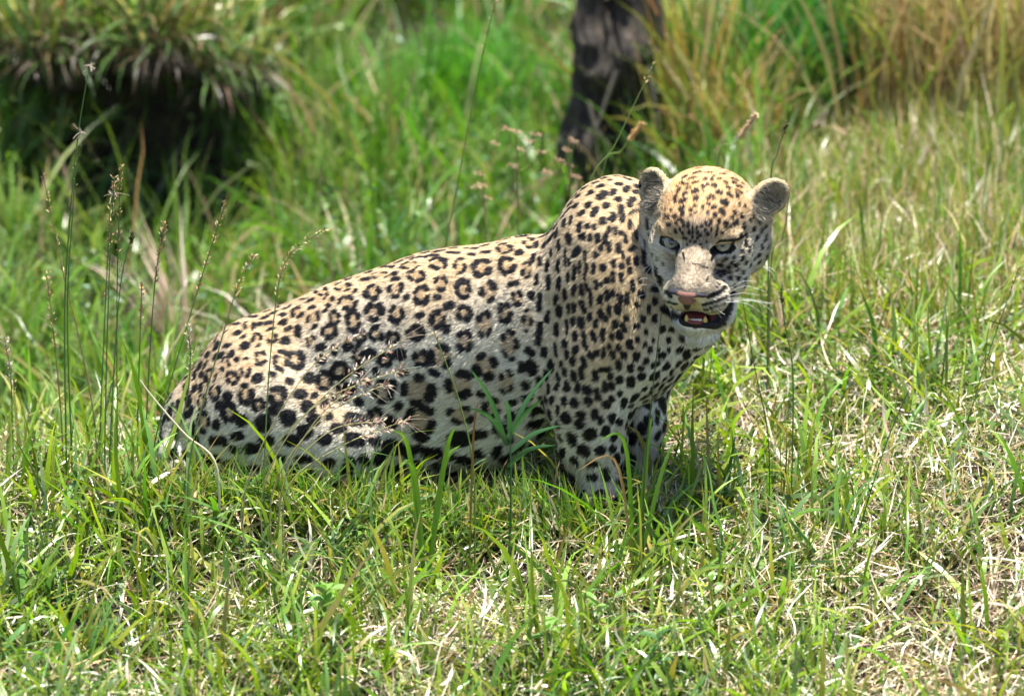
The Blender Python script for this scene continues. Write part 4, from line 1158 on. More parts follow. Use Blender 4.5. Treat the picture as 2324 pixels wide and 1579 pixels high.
co, t, cl = leaves(11000, HP, np.array([0.05, 0.05, 0.05]), np.full(11000, 0.019), [(0.13, 0.24, 0.06), (0.08, 0.18, 0.05), (0.20, 0.28, 0.10), (0.10, 0.20, 0.11)], [3, 2, 2, 2])
obj('bank_herbs', mesh_np('bank_herbs', co, t, 3, col=cl, mat=M_LEAF), kind='stuff',
    label='small leaved green herbs growing through the far bank', category='herbs')
# ------------------------------------------------------------------ PLANTS THAT STAND OUT ONE BY ONE
def fan_mesh(P, L_, wd, az, t0, bd, c0, c1, segs, mat, name, clear=True):
    co, fs, cl = merge([blades(P, L_, wd, az, t0, bd, c0, c1, segs, clear=clear)])
    return mesh_np(name, co, fs, 3, col=cl, mat=mat)

def seeds_mesh(pts, n, spread, size, cols, name, lean=0.7):
    """small pointed seeds set round a line of points"""
    pts = np.asarray(pts); i = rng.random(n) * (len(pts) - 1); k = i.astype(int); f = (i - k)[:, None]
    c = pts[k] * (1 - f) + pts[k + 1] * f
    tg = pts[k + 1] - pts[k]; tg /= np.linalg.norm(tg, axis=1, keepdims=True)
    rd = rng.normal(size=(n, 3)); rd -= tg * (rd * tg).sum(1, keepdims=True); rd /= np.linalg.norm(rd, axis=1, keepdims=True)
    u = tg * lean + rd * (1 - lean * 0.6); u /= np.linalg.norm(u, axis=1, keepdims=True)
    w = np.cross(u, rd); w /= np.linalg.norm(w, axis=1, keepdims=True) + 1e-9
    nn = np.cross(u, w)
    s_ = (size * (0.6 + 0.8 * rng.random(n)))[:, None]
    P = c + rd * (spread * rng.random(n))[:, None]
    co = np.stack([P, P + u * s_ * .4 + w * s_ * .2, P + u * s_ * .4 - w * s_ * .2, P + u * s_ * .4 + nn * s_ * .18, P + u * s_], 1)
    b0 = (np.arange(n) * 5)[:, None]
    t = np.concatenate([b0 + np.array(f_) for f_ in ((0, 1, 3), (0, 3, 2), (0, 2, 1), (4, 3, 1), (4, 2, 3), (4, 1, 2))])
    return mesh_np(name, co.reshape(-1, 3), t, 3, col=np.repeat(palette(n, cols, [1] * len(cols)), 5, 0), mat=M_SEED, smooth=False)

def strands_mesh(c, n, length, cols, name, up=(0, 0, -0.3), rad=0.0007):
    """a tuft of curled dry strands round a point"""
    C_, F_, K_ = [], [], []; off = 0
    for _ in range(n):
        d = rng.normal(size=3); d /= np.linalg.norm(d)
        e = rng.normal(size=3)
        L_ = length * (0.5 + rng.random())
        tt = np.linspace(0, 1, 6)[:, None]
        pts = c + d * L_ * tt + (np.array(up) * L_ + e * L_ * 0.35) * tt ** 2
        co, f = tube(pts, np.linspace(rad, rad * 0.5, 6), 4)
        C_.append(co); F_.append(f + off); off += len(co); K_.append(np.repeat(palette(1, cols, [1] * len(cols)), len(co), 0))
    return mesh_np(name, np.concatenate(C_), np.concatenate(F_), 4, col=np.concatenate(K_), mat=M_SEED)

BROWN = [(0.46, 0.32, 0.16), (0.56, 0.42, 0.25), (0.36, 0.24, 0.12)]
PALE = [(0.52, 0.42, 0.33), (0.46, 0.36, 0.27), (0.60, 0.52, 0.43)]
DARK = [(0.07, 0.06, 0.03), (0.10, 0.10, 0.04)]
G1, G2, GB = (0.10, 0.19, 0.05), (0.16, 0.24, 0.06), (0.22, 0.17, 0.08)
def stuffed(o):
    o['kind'] = 'stuff'; return o
def stem(label, pts, y, col=G1, r=0.0014, head=None, frac=0.25, n=40, cols=BROWN, spread=0.003, size=0.007, group=None, dy=0.0, category='wild grass', name='wild_grass'):
    k = len(pts)
    W_ = [at(p[0], p[1], y + dy * i / max(k - 1, 1)) for i, p in enumerate(pts)]
    g0 = np.array([W_[0][0], y, float(ground_z(W_[0][0], y)) - 0.01])
    if W_[0][2] > g0[2] + 0.02: W_ = [g0] + W_
    else: W_[0] = g0
    P_ = spline(W_, 26)
    r = r * 1.25; n = int(n * 1.3); size = size * 1.1
    root = empty(name, Vector(P_[0]), label, category, group)
    co, f = tube(P_, np.linspace(r, r * 0.45, 26), 5)
    child('stalk', mesh_np('stalk', co, f, 4, col=np.tile(np.array(col), (len(co), 1)), mat=M_SEED), root)
    i0 = int(26 * (1 - frac))
    if head == 'spike':
        stuffed(child('seed_head', seeds_mesh(P_[i0:], n, spread, size, cols, 'seed_head'), root))
    elif head == 'foxtail':
        T_ = P_[i0:]; rr_ = np.interp(np.linspace(0, 1, len(T_)), [0, .15, .6, 1], [.0018, .0042, .004, .0012])
        co, f = tube(T_, rr_, 8)
        hd_ = child('seed_head', mesh_np('seed_head', co, f, 4, col=np.tile(np.array(cols[0]), (len(co), 1)), mat=M_SEED), root)
        stuffed(child('bristles', seeds_mesh(T_, 220, 0.004, 0.007, cols, 'bristles', 0.7), hd_))
    elif head == 'tufts':
        child('seed_tuft', strands_mesh(P_[-1], 16, 0.014, PALE, 'seed_tuft'), root)
        for q_ in (0.80,):
            child('seed_tuft', strands_mesh(P_[int(25 * q_)] + np.array([0.006, -0.002, 0]), 16, 0.012, PALE, 'seed_tuft'), root)
    elif head == 'tuftspike':
        child('seed_tuft', strands_mesh(P_[-3], 18, 0.014, PALE, 'seed_tuft'), root)
        stuffed(child('seed_head', seeds_mesh(P_[i0:], n, spread, size, cols, 'seed_head'), root))
    elif head == 'panicle':
        pa = strands_mesh(P_[-2], 9, 0.022, PALE, 'seed_branch', up=(0.8, 0, -0.3), rad=0.0005)
        hd_ = child('seed_branch', pa, root)
        stuffed(child('seed_head', seeds_mesh(P_[i0:], n, 0.007, 0.010, PALE + [(0.40, 0.22, 0.16)], 'seed_head', 0.6), root))
    return root

# left group, in focus
stem('tall green grass stem carrying two pale curled seed tufts, tallest at the left', [(150, 1010), (147, 700), (160, 480), (178, 300), (203, 150)], -0.05, head='tufts', r=0.0017)
stem('bare green stem close beside the tall stem with two tufts', [(162, 1010), (153, 700), (165, 480), (172, 375)], -0.03, head='spike', n=8, r=0.0016)
stem('thin brown stem leaning left, its tip left of the tall tufted stem', [(215, 960), (178, 760), (150, 650), (125, 530), (95, 385)], 0.0, col=GB, head='spike', frac=0.5, n=26, r=0.0011)
stem('green stem topped by one pale fluffy tuft, right of the tallest stem', [(238, 1010), (247, 650), (259, 400)], -0.05, head='tuftspike', frac=0.25, n=36)
stem('straight green stem with a narrow brown spike behind the fluffy tuft', [(266, 1010), (266, 650), (274, 375)], -0.02, head='spike', frac=0.3, n=44)
stem('shorter green stem with a brown spike left of the fluffy tuft', [(226, 1010), (238, 720), (250, 475)], 0.02, head='spike', frac=0.3, n=40)
stem('green stem ending in a small dark seed spike, bent to the right', [(250, 1010), (272, 660), (302, 528)], -0.06, head='spike', frac=0.14, n=22, cols=DARK, size=0.009)
stem('green stem with a dense upright brown spike, midway to the leopard\'s rump', [(330, 1010), (350, 660), (374, 508)], -0.04, head='spike', frac=0.34, n=70, spread=0.004)
stem('long stem leaning right across the gully with a brown spike', [(350, 1010), (430, 720), (513, 455)], -0.06, head='spike', frac=0.28, n=60, spread=0.004)
stem('olive stem with a nodding brown head above the leopard\'s rump', [(430, 1050), (500, 780), (540, 650), (577, 578)], -0.26, col=G2, head='spike', frac=0.32, n=46, spread=0.005)
stem('arching stem with a long brown head bowing right above the back', [(600, 1060), (618, 760), (650, 590), (742, 517)], -0.28, col=G2, head='spike', frac=0.42, n=64, spread=0.004)
stem('short brown stem with a loose spike near the left edge', [(140, 960), (122, 760), (106, 622)], 0.05, col=GB, head='spike', frac=0.4, n=40, spread=0.005)
stem('pale seed panicle low at the left edge of the grass', [(28, 960), (24, 850), (10, 765)], 0.05, head='spike', frac=0.5, n=50, cols=PALE, spread=0.007)
stem('thin stem with a narrow grey brown spike between the taller left stems', [(312, 1000), (318, 760), (322, 640)], 0.0, head='spike', frac=0.35, n=30, cols=BROWN)
stem('fine stem with a drooping dry head just left of the rump', [(395, 1030), (425, 900), (432, 800), (424, 740)], -0.1, head='spike', frac=0.5, n=40, cols=PALE, spread=0.004)
# behind the back
stem('very tall thin grass stem rising behind the back to the top edge', [(1003, 640), (1035, 440), (1068, 260), (1108, 70), (1128, -4)], 0.42, col=GB, r=0.0013, head='spike', frac=0.28, n=14)
stem('thin green stem slanting right in front of the dark stump', [(1325, 480), (1400, 320), (1487, 138)], 0.45, col=G2, r=0.0016, head='spike', frac=0.14, n=8)
stem('foxtail with a tan cylindrical head beside the dark stump', [(1365, 430), (1412, 340), (1457, 282)], 0.7, col=G2, head='foxtail', frac=0.26, cols=[(0.52, 0.34, 0.14), (0.58, 0.42, 0.2)])
stem('foxtail with a pale pinkish head above the leopard\'s crown', [(1628, 380), (1668, 325), (1714, 262)], 0.6, col=G2, head='foxtail', frac=0.3, cols=[(0.52, 0.36, 0.22), (0.6, 0.46, 0.3)])
stem('thin stem with a small dark spike rising by the right ear', [(1748, 440), (1764, 350), (1787, 278)], 0.25, head='spike', frac=0.16, n=22, cols=DARK)
stem('brown stem curving behind the right ear and cheek', [(1750, 600), (1775, 540), (1788, 470), (1785, 400)], 0.3, col=GB, head=None)
# in front of the body
stem('bare green stem leaning left in front of the lower flank', [(1076, 1085), (1045, 920), (985, 752)], -0.30, col=G2, r=0.0016, head='spike', frac=0.1, n=10)
stem('dark olive stem standing in front of the chest', [(1462, 1090), (1480, 900), (1501, 712)], -0.34, col=(0.07, 0.11, 0.03), r=0.0016)
stem('thin dark stem right of the chin leaning left', [(1745, 1010), (1712, 830), (1682, 662)], -0.22, col=(0.07, 0.10, 0.03), r=0.0011)
stem('green stem with a dark knotted spike right of the cheek', [(1800, 860), (1782, 740), (1772, 655)], -0.1, head='spike', frac=0.2, n=26, cols=DARK)
stem('fine stem leaning right near the right edge', [(2205, 930), (2255, 770), (2312, 610)], 0.1, col=(0.12, 0.15, 0.05), r=0.0012, head='spike', frac=0.12, n=14)
stem('tall dark green stem crossing the grass at the lower right', [(1940, 1240), (2010, 1010), (2065, 880)], -0.3, col=(0.05, 0.11, 0.03), r=0.0014)
stem('pale dry stalk slanting down in front of the rump', [(492, 1060), (420, 985), (350, 905), (318, 862)], -0.24, col=(0.62, 0.55, 0.40), r=0.0022)
for i, (p0, p1, p2, lab) in enumerate([
        ((560, 1100), (1000, 960), (1400, 690), 'panicle stem with the highest pink tinged head across the flank'),
        ((600, 1100), (900, 1060), (1400, 850), 'panicle stem whose pale head lies over the middle of the flank'),
        ((620, 1110), (950, 1120), (1320, 925), 'panicle stem with a curled pale head under the middle one'),
        ((640, 1110), (900, 1150), (1180, 900), 'short panicle stem with fluffy head over the belly rosettes'),
        ((640, 1110), (980, 1200), (1285, 1140), 'low panicle stem with a spread pink brown head over the belly'),
        ((650, 1115), (1050, 1280), (1430, 1130), 'lowest panicle stem reaching furthest right over the belly'),
        ((560, 1100), (850, 880), (1170, 650), 'long pale stem arching over the hip to mid back')]):
    a_, b_ = zb(*p1), zb(*p2)
    stem(lab, [p0, a_, b_], -0.27 - 0.012 * i, col=(0.34, 0.32, 0.14), r=0.0013, head='panicle' if i < 6 else 'spike', frac=0.3, n=34, cols=PALE, size=0.011)
# red tipped blade and the leafy grass shoot standing before the belly
def ribbon(pts, wmax, c0, c1, mat, name, fold=0.25):
    P_ = spline(pts, 12); m_ = len(P_)
    tg = np.gradient(P_, axis=0); tg /= np.linalg.norm(tg, axis=1, keepdims=True)
    vd = np.array(FWD); sd = np.cross(tg, vd); sd /= np.linalg.norm(sd, axis=1, keepdims=True) + 1e-9
    sd = sd * 0.9 + np.array([0, 0.2, 0.35]); sd -= tg * (sd * tg).sum(1, keepdims=True); sd /= np.linalg.norm(sd, axis=1, keepdims=True)
    nn = np.cross(tg, sd)
    t = np.linspace(0, 1, m_); w = wmax * np.minimum(1, 0.4 + 2 * t) * (1 - t ** 2.5)
    co = np.stack([P_ - sd * w[:, None] / 2, P_ + nn * (w * fold)[:, None] / 2, P_ + sd * w[:, None] / 2], 1).reshape(-1, 3)
    cl = np.repeat(np.array(c0)[None] * (1 - t)[:, None] + np.array(c1)[None] * t[:, None], 3, 0)
    i = np.arange(m_ - 1)[:, None] * 3
    f = np.concatenate([i + np.array([0, 1, 4, 3]), i + np.array([1, 2, 5, 4])])
    return mesh_np(name, co, f, 4, col=cl, mat=mat)
def shoot(label, base, y, leaves_, stalk_top=None, w=0.008, name='grass_plant', cat='grass', cols=(G1, (0.12, 0.24, 0.05))):
    if y is None: y = float(ground_at(*base)[1])
    gb = at(base[0], base[1], y); gb[2] = float(ground_z(gb[0], y)) - 0.005
    root = empty(name, Vector(gb), label, cat)
    if stalk_top:
        tp = at(*stalk_top, y)
        co, f = tube(spline([gb, (gb + tp) / 2 + np.array([0.004, 0, 0]), tp], 10), np.linspace(0.0028, 0.0016, 10), 6)
        child('stalk', mesh_np('stalk', co, f, 4, col=np.tile(np.array(cols[0]), (len(co), 1)), mat=M_SEED), root)
    for lf in leaves_:
        st = gb if lf[0] is None else at(*lf[0], y)
        mid = at(*lf[1], y + lf[3]); tip = at(*lf[2], y + 2 * lf[3])
        child('leaf', ribbon([st, mid, tip], lf[4] if len(lf) > 4 else w, lf[5] if len(lf) > 5 else cols[0], lf[6] if len(lf) > 6 else cols[1], M_GREEN, 'leaf'), root)
    return root
shoot('blue green grass shoot with spreading leaves in front of the belly', (1150, 1120), -0.30,
      [((1152, 1010), (1110, 900), (1068, 838), -0.02), ((1155, 1000), (1195, 910), (1255, 835), 0.01), ((1158, 985), (1190, 940), (1232, 905), -0.03),
       ((1150, 1010), (1110, 945), (1062, 925), -0.02), ((1155, 1030), (1210, 985), (1272, 965), 0.0), ((1158, 1000), (1155, 940), (1150, 905), -0.01), ((1150, 1060), (1200, 1020), (1260, 1010), -0.03)],
      (1158, 985), 0.010, cols=((0.045, 0.12, 0.04), (0.07, 0.18, 0.05)))
shoot('grass blade with a red tip standing before the belly', (1062, 1085), -0.33, [(None, (1074, 1000), (1086, 910), 0.0, 0.005, (0.16, 0.22, 0.04), (0.34, 0.06, 0.03))], name='wild_grass', cat='wild grass')
shoot('bright green tuft of broad blades under the belly', (965, 1120), -0.32, [(None, (930, 1030), (892, 975), -0.02), (None, (1005, 1070), (1045, 1010), 0.0), (None, (1010, 1040), (1035, 965), -0.02), (None, (940, 1070), (905, 1060), -0.02)], w=0.011, name='grass_tuft', cat='grass', cols=((0.12, 0.25, 0.03), (0.17, 0.32, 0.04)))
shoot('bright tuft of green and russet blades before the front paws', (1440, 1130), -0.33, [(None, (1470, 1010), (1480, 945), 0.0), (None, (1400, 1050), (1310, 1068), -0.02, 0.006, (0.3, 0.2, 0.08), (0.5, 0.3, 0.14)), (None, (1420, 1010), (1360, 1000), -0.02), (None, (1500, 1080), (1530, 1000), 0.0)], w=0.009, name='grass_tuft', cat='grass', cols=((0.12, 0.25, 0.03), (0.17, 0.32, 0.04)))
shoot('single broad dark green blade standing in the meadow at the right', (1975, 690), None, [(None, (1962, 560), (1950, 445), 0.0, 0.010, (0.05, 0.14, 0.03), (0.08, 0.20, 0.03))], name='wild_grass', cat='wild grass')
shoot('long upright green blade near the right edge of the turf', (1965, 900), None, [(None, (1985, 760), (1950, 650), 0.0, 0.011, (0.06, 0.17, 0.03), (0.11, 0.26, 0.03))], name='wild_grass', cat='wild grass')
shoot('dark green blade pointing up right of the leopard\'s shadow', (1640, 1190), None, [(None, (1650, 1100), (1670, 980), 0.0, 0.011, (0.035, 0.11, 0.03), (0.05, 0.14, 0.03))], name='wild_grass', cat='wild grass')
shoot('wide pale green blade with a bright upper side in the hollow at the upper left', (205, 330), None, [(None, (225, 275), (276, 238), 0.0, 0.030, (0.16, 0.28, 0.04), (0.24, 0.38, 0.05))], name='wild_grass', cat='wild grass')
shoot('arching green blades hanging at the top middle', (1190, 140), None, [(None, (1250, 30), (1420, 50), 0.0, 0.016), (None, (1240, 80), (1390, 120), 0.0, 0.014), (None, (1150, 60), (1060, 120), 0.0, 0.014)], name='grass_tuft', cat='grass', cols=((0.05, 0.14, 0.04), (0.10, 0.22, 0.06)))

# clumps of reeds and dead grass
def clump(label, p, y, n, rx, h, cols, w=0.006, droop=0.5, name='reed_clump', cat='reeds', tilt=0.16, azc=None, mat=None, yfix=False):
    c = at(p[0], p[1], y) if yfix else ground_at(*p); y = float(c[1])
    x = c[0] + rng.normal(0, rx, n); yy = y + rng.normal(0, rx * 0.8, n)
    P_ = np.stack([x, yy, ground_z(x, yy) - 0.01], 1)
    az = rng.uniform(0, 6.283, n) if azc is None else azc + rng.normal(0, 0.5, n)
    cc = palette(n, cols, [1] * len(cols), 0.2)
    me = fan_mesh(P_, h * (0.5 + 0.6 * rng.random(n)), w * (0.6 + 0.8 * rng.random(n)), az, np.abs(rng.normal(tilt, 0.12, n)), rng.normal(droop, 0.35, n), cc * 0.85, cc * 1.1, 5, mat or M_STRAW, name)
    z0 = float(ground_z(c[0], y))
    root = empty(name, Vector((c[0], y, z0)), label, cat)
    stuffed(child('blades', me, root))
    return root
YEL = [(0.30, 0.30, 0.06), (0.40, 0.34, 0.10), (0.22, 0.28, 0.05), (0.46, 0.34, 0.16), (0.36, 0.22, 0.08)]
BRW = [(0.40, 0.31, 0.14), (0.50, 0.41, 0.22), (0.27, 0.19, 0.08), (0.29, 0.30, 0.08), (0.54, 0.44, 0.28)]
clump('tall yellowish reeds right of the dark stump', (1575, 390), 2.0, 230, 0.05, 0.58, YEL, 0.009)
clump('smaller yellow green reeds between the stump and the tall reeds', (1665, 400), 1.8, 200, 0.06, 0.34, YEL, 0.008)
clump('dense brown reed bed in the upper right corner', (2250, 320), 2.2, 700, 0.12, 0.60, BRW + YEL[:2], 0.009)
clump('brown reeds left of the reed bed in the upper right', (2060, 290), 2.15, 200, 0.07, 0.50, YEL + BRW[:2], 0.009)
clump('deep green tall grass at the top between the two reed clumps', (1790, 260), 2.4, 520, 0.12, 0.46, [(0.05, 0.17, 0.025), (0.08, 0.24, 0.03), (0.05, 0.16, 0.05)], 0.010, 0.7, 'grass_clump', 'grass', mat=M_GREEN)
clump('bright green tussock in the middle of the far bank', (1050, 330), 2.2, 420, 0.12, 0.38, [(0.09, 0.26, 0.03), (0.12, 0.30, 0.04), (0.07, 0.2, 0.03)], 0.010, 0.7, 'grass_clump', 'grass', mat=M_GREEN)
clump('bright green tussock just left of the dark stump', (1210, 330), 2.1, 260, 0.08, 0.30, [(0.09, 0.26, 0.03), (0.12, 0.30, 0.04), (0.07, 0.2, 0.03)], 0.009, 0.8, 'grass_clump', 'grass', mat=M_GREEN)
clump('green tussock on the far bank right of the dark hollow', (760, 330), 2.4, 300, 0.12, 0.30, [(0.07, 0.2, 0.03), (0.11, 0.25, 0.04), (0.05, 0.15, 0.03)], 0.009, 0.8, 'grass_clump', 'grass', mat=M_GREEN)
clump('yellow green long blades at the upper left corner', (50, 330), 2.0, 260, 0.10, 0.42, [(0.18, 0.26, 0.05), (0.12, 0.22, 0.04), (0.28, 0.26, 0.08)], 0.010, 1.0, 'grass_clump', 'grass', mat=M_GREEN)
clump('pale bleached dead grass tuft left of the rump', (418, 700), 1.35, 90, 0.014, 0.42, [(0.50, 0.40, 0.30), (0.58, 0.48, 0.38), (0.40, 0.30, 0.22)], 0.008, 0.7, 'dead_grass_tuft', 'dead grass', 0.03, 2.9, yfix=True)
clump('grey tan dead grass tuft on the bank behind the hip', (655, 600), 1.3, 220, 0.06, 0.36, [(0.42, 0.36, 0.28), (0.52, 0.46, 0.36), (0.34, 0.27, 0.2)], 0.008, 1.7, 'dead_grass_tuft', 'dead grass', 0.3, yfix=True)
clump('flattened brown dead grass at the left edge behind the stems', (60, 860), 0.7, 260, 0.10, 0.22, [(0.34, 0.26, 0.15), (0.44, 0.35, 0.22), (0.26, 0.19, 0.1)], 0.006, 1.6, 'dead_grass_tuft', 'dead grass', 0.5, yfix=True)

clump('green grass tuft at the foot of the dark stump', (1350, 480), 1.8, 240, 0.10, 0.24, [(0.10, 0.24, 0.03), (0.16, 0.29, 0.05), (0.3, 0.28, 0.1)], 0.008, 0.8, 'grass_clump', 'grass', mat=M_GREEN)
clump('lush green tussock below the middle of the far bank', (900, 470), 1.6, 320, 0.12, 0.26, [(0.12, 0.28, 0.04), (0.17, 0.31, 0.05), (0.08, 0.2, 0.03)], 0.009, 0.8, 'grass_clump', 'grass', mat=M_GREEN)
clump('light green tussock under the dark hollow', (520, 430), 1.7, 280, 0.11, 0.26, [(0.14, 0.28, 0.05), (0.2, 0.32, 0.07), (0.1, 0.22, 0.04)], 0.009, 0.8, 'grass_clump', 'grass', mat=M_GREEN)
clump('yellow green tussock at the left edge, below the leafy weeds', (60, 620), 1.3, 280, 0.12, 0.28, [(0.16, 0.28, 0.05), (0.24, 0.3, 0.08), (0.1, 0.2, 0.04)], 0.009, 0.9, 'grass_clump', 'grass', mat=M_GREEN)

clump('brown dead grass crowning the dark stump\'s foot on its left', (1310, 330), 2.0, 150, 0.05, 0.30, BRW, 0.007, 1.2, 'dead_grass_tuft', 'dead grass', 0.3)

clump('long green blades standing in front of the dark hollow', (300, 400), 1.8, 110, 0.16, 0.46, [(0.10, 0.22, 0.04), (0.16, 0.26, 0.06), (0.2, 0.2, 0.08)], 0.011, 1.2, 'grass_clump', 'grass', mat=M_GREEN)

# stump
def stump(label, p_top, p_bot, y, r0, r1):
    top = at(*p_top, y); bot = at(*p_bot, y); bot[2] = min(bot[2], float(ground_z(bot[0], y)) - 0.03)
    nr, ns = 56, 96
    co = []
    for i in range(nr):
        t = i / (nr - 1); c = bot * (1 - t) + top * t
        for j in range(ns):
            a = 2 * math.pi * j / ns
            rad = (r0 * (1 - t) ** 1.5 + r1 * (1 - (1 - t) ** 1.5)) * (1 + 0.13 * math.sin(a * 5 + 3 * t) + 0.09 * math.sin(a * 11 + 1.0 - 2 * t) + 0.06 * math.sin(a * 23 + 6 * t))
            jag = (0.02 * math.sin(a * 4 + 1) + 0.01 * math.sin(a * 9)) * t ** 4
            hol = math.exp(-((a - 4.75) / 0.55) ** 2) * math.exp(-((t - 0.45) / 0.30) ** 2)
            rad *= 1 - 0.75 * hol
            co.append((c[0] + rad * math.cos(a), c[1] + rad * math.sin(a), c[2] + jag))
    ca_ = np.array(co); dv = ca_ - np.array([bot[0], bot[1], 0]); dv[:, 2] = 0; dv /= np.linalg.norm(dv, axis=1, keepdims=True)
    ca_ += dv * (0.030 * vnoise(ca_ * np.array([1, 1, 0.35]), 28, 81) + 0.022 * vnoise(ca_ * np.array([1, 1, 0.4]), 65, 82) + 0.03 * vnoise(ca_, 9, 83))[:, None]
    co = [tuple(v) for v in ca_]
    cc = len(co); co.append(tuple(top - np.array([0, 0, 0.05])))
    idx = np.arange(nr * ns).reshape(nr, ns)
    q = np.stack([idx[:-1], np.roll(idx[:-1], -1, 1), np.roll(idx[1:], -1, 1), idx[1:]], -1).reshape(-1, 4)
    t_ = np.stack([idx[-1], np.roll(idx[-1], -1), np.full(ns, cc)], -1)
    m, nt, b, out = new_mat('weathered_wood')
    tc = nt.nodes.new('ShaderNodeTexCoord'); mp = nt.nodes.new('ShaderNodeMapping'); mp.inputs['Scale'].default_value = (60, 60, 5)
    n1 = nt.nodes.new('ShaderNodeTexNoise'); n1.inputs['Scale'].default_value = 1.0; n1.inputs['Detail'].default_value = 8
    cr = nt.nodes.new('ShaderNodeValToRGB'); cr.color_ramp.elements[0].color = (0.010, 0.008, 0.007, 1); cr.color_ramp.elements[1].color = (0.085, 0.066, 0.05, 1)
    cr.color_ramp.elements[0].position = 0.35; cr.color_ramp.elements[1].position = 0.75
    nt.links.new(tc.outputs['Object'], mp.inputs[0]); nt.links.new(mp.outputs[0], n1.inputs['Vector']); nt.links.new(n1.outputs['Fac'], cr.inputs[0]); nt.links.new(cr.outputs[0], b.inputs['Base Color'])
    bp = nt.nodes.new('ShaderNodeBump'); bp.inputs['Distance'].default_value = 0.02; nt.links.new(n1.outputs['Fac'], bp.inputs['Height']); nt.links.new(bp.outputs[0], b.inputs['Normal'])
    b.inputs['Roughness'].default_value = 0.9
    root = empty('tree_stump', Vector(bot), label, 'stump')
    child('trunk', mesh_np('trunk', np.array(co), [q, t_], 4, mat=m), root)
    mr = plain('root_wood', (0.17, 0.14, 0.115), 0.8, 0.2)
    for pts in ([(1335, 230), (1352, 290), (1385, 335)], [(1400, 160), (1372, 240), (1340, 330)], [(1470, 150), (1490, 260), (1515, 380)]):
        co_, f_ = tube(spline([at(*p, y - r0 * 1.05) for p in pts], 12), np.linspace(0.006, 0.003, 12), 6)
        child('root', mesh_np('root', co_, f_, 4, mat=mr), root)
    return root
stump('dark weathered hollow stump with grey roots on the bank behind the leopard', (1412, -30), (1376, 420), 2.1, 0.11, 0.066)

# weeds with brown seed clusters behind the back
def weed(label, base, top, y, heads, cols):
    g = at(*base, y); g[2] = float(ground_z(g[0], y)) - 0.01
    tp = at(*top, y)
    root = empty('seed_weed', Vector(g), label, 'weed')
    P_ = spline([g, (g + tp) / 2 + np.array([0.008, 0, 0]), tp], 14)
    co, f = tube(P_, np.linspace(0.0028, 0.0012, 14), 5)
    child('stalk', mesh_np('stalk', co, f, 4, col=np.tile(np.array([0.20, 0.15, 0.08]), (len(co), 1)), mat=M_SEED), root)
    for hx, hy in heads:
        e = at(hx, hy, y - 0.03 + 0.06 * rng.random())
        s0 = P_[int(np.clip(13 * (0.35 + 0.5 * rng.random()), 3, 12))]
        s0 = P_[np.argmin(np.abs(P_[:, 2] - (e[2] - 0.05)))]
        co, f = tube(spline([s0, (s0 + e) / 2 + np.array([0, 0, -0.006]), e], 6), 0.0009, 4)
        br_ = child('branch', mesh_np('branch', co, f, 4, col=np.tile(np.array([0.22, 0.20, 0.08]), (len(co), 1)), mat=M_SEED), root)
        stuffed(child('seed_cluster', seeds_mesh(np.array([e, e + np.array([0.002, 0, 0.008])]), 32, 0.007, 0.007, cols, 'seed_cluster', 0.1), br_))
    nl = 26
    LP = P_[rng.integers(2, 9, nl)]
    co, t, cl = leaves(nl, LP, np.array([.012, .012, .01]), np.full(nl, 0.035), [(0.16, 0.26, 0.08), (0.22, 0.28, 0.08)], [1, 1])
    stuffed(child('leaves', mesh_np('leaves', co, t, 3, col=cl, mat=M_LEAF), root))
TANW = [(0.30, 0.20, 0.11), (0.38, 0.27, 0.16), (0.24, 0.15, 0.08)]
weed('weed with a wide cluster of tan seed heads behind the shoulder', (1165, 560), (1172, 300), 0.85, [(1120, 330), (1150, 298), (1170, 305), (1200, 325), (1180, 345), (1225, 350), (1160, 380), (1215, 310)], TANW)
weed('weed with reddish brown seed heads nearest the shoulder hump', (1282, 520), (1292, 320), 0.8, [(1285, 345), (1300, 325), (1270, 370), (1290, 380), (1305, 405), (1240, 395), (1295, 430)], [(0.26, 0.16, 0.10), (0.33, 0.21, 0.13)])
weed('small drooping weed left of the tan seeded one', (1110, 560), (1095, 390), 0.8, [(1085, 398), (1092, 425), (1105, 455), (1080, 430)], TANW)

# broad leaved herbs: every leaf its own part
def leaf_mesh(L_, w, name, col, seed):
    r = np.random.default_rng(seed); n_ = 8
    t = np.linspace(0, 1, n_); wd = w * np.sin(np.pi * t ** 0.8) * (1 + 0.08 * np.sin(np.arange(n_) * 3.1)); wd[0] = 0.0008; wd[-1] = 0.0002
    zc_ = 0.10 * L_ * np.sin(np.pi * t) - 0.18 * L_ * t ** 2
    co = np.concatenate([np.stack([L_ * t, -wd / 2, zc_ + 0.22 * wd], 1), np.stack([L_ * t, 0 * t, zc_], 1), np.stack([L_ * t, wd / 2, zc_ + 0.22 * wd], 1)])
    i = np.arange(n_ - 1)[:, None]
    f = np.concatenate([i + np.array([0, n_, n_ + 1, 1]), i + np.array([n_, 2 * n_, 2 * n_ + 1, n_ + 1])])
    cl = np.tile(np.array(col), (len(co), 1)) * (1 + 0.1 * r.normal(size=(len(co), 1)))
    return mesh_np(name, co, f, 4, col=cl, mat=M_LEAF)
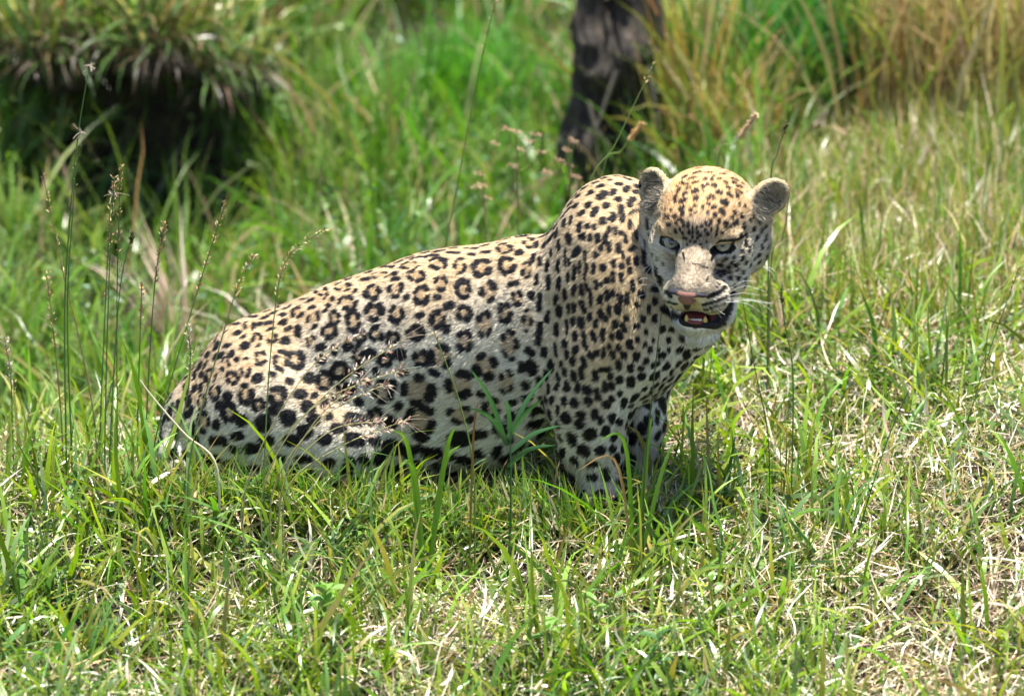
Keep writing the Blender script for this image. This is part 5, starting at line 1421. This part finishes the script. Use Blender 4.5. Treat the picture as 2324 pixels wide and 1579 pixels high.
def herb(label, p, y, h, nl, L_, w, cols, name='broad_leaf_herb'):
    c = ground_at(*p); y = float(c[1])
    g = np.array([c[0], y, float(ground_z(c[0], y)) - 0.004])
    root = empty(name, Vector(g), label, 'herb')
    tp = g + np.array([rng.normal(0, .008), rng.normal(0, .008), h])
    P_ = spline([g, (g + tp) / 2 + np.array([0.004, 0, 0]), tp], 10)
    co, f = tube(P_, np.linspace(0.0018, 0.001, 10), 5)
    child('stalk', mesh_np('stalk', co, f, 4, col=np.tile(np.array([0.14, 0.2, 0.06]), (len(co), 1)), mat=M_SEED), root)
    ml = [leaf_mesh(L_, w, 'leaf', cols[k % len(cols)], k) for k in range(3)]
    for k in range(nl):
        o = bpy.data.objects.new('leaf', ml[k % 3]); COL.objects.link(o); o.parent = root
        q_ = P_[min(9, 2 + int(8 * (k + 1) / nl))]
        o.location = Vector(q_ - g)
        o.rotation_euler = (rng.normal(0, .25), rng.normal(-0.35, 0.3), 2.4 * k + rng.normal(0, .3))
        s_ = 0.75 + 0.5 * rng.random(); o.scale = (s_, s_, s_)
    return root
LG = [(0.17, 0.32, 0.06), (0.12, 0.26, 0.05), (0.22, 0.36, 0.10)]
herb('bright broad leaved seedling at the bottom, left of the middle', (715, 1470), -1.02, 0.11, 8, 0.045, 0.024, LG)
herb('small pointed leaved seedling near the bottom centre', (1250, 1530), -1.1, 0.09, 8, 0.038, 0.018, LG)
herb('yellow green seedling just right of the bottom centre', (1345, 1470), -0.95, 0.08, 8, 0.036, 0.016, LG)
herb('pale leaved seedling below the leopard\'s shadow', (1625, 1420), -0.8, 0.09, 8, 0.036, 0.016, [(0.26, 0.36, 0.16), (0.18, 0.32, 0.08)])
herb('dark leaved seedling at the bottom right of centre', (1500, 1585), -1.1, 0.11, 10, 0.034, 0.017, [(0.06, 0.15, 0.04), (0.09, 0.2, 0.05)])
herb('small seedling among dry straw in front of the belly', (800, 1270), -0.55, 0.07, 7, 0.030, 0.015, LG)
herb('leafy weed with pale leaves in the left background', (100, 480), 1.25, 0.34, 16, 0.06, 0.032, [(0.24, 0.36, 0.16), (0.18, 0.32, 0.10)], 'leafy_weed')
herb('leafy weed beneath the dark hollow', (330, 320), 1.9, 0.30, 14, 0.055, 0.03, [(0.14, 0.28, 0.10), (0.2, 0.34, 0.14)], 'leafy_weed')
herb('low leafy weed at the far left edge', (40, 330), 1.6, 0.32, 14, 0.06, 0.03, [(0.2, 0.33, 0.1), (0.14, 0.26, 0.08)], 'leafy_weed')
herb('leafy weed on the bank behind the middle of the back', (640, 470), 1.5, 0.26, 14, 0.05, 0.024, [(0.15, 0.28, 0.08), (0.2, 0.34, 0.12)], 'leafy_weed')
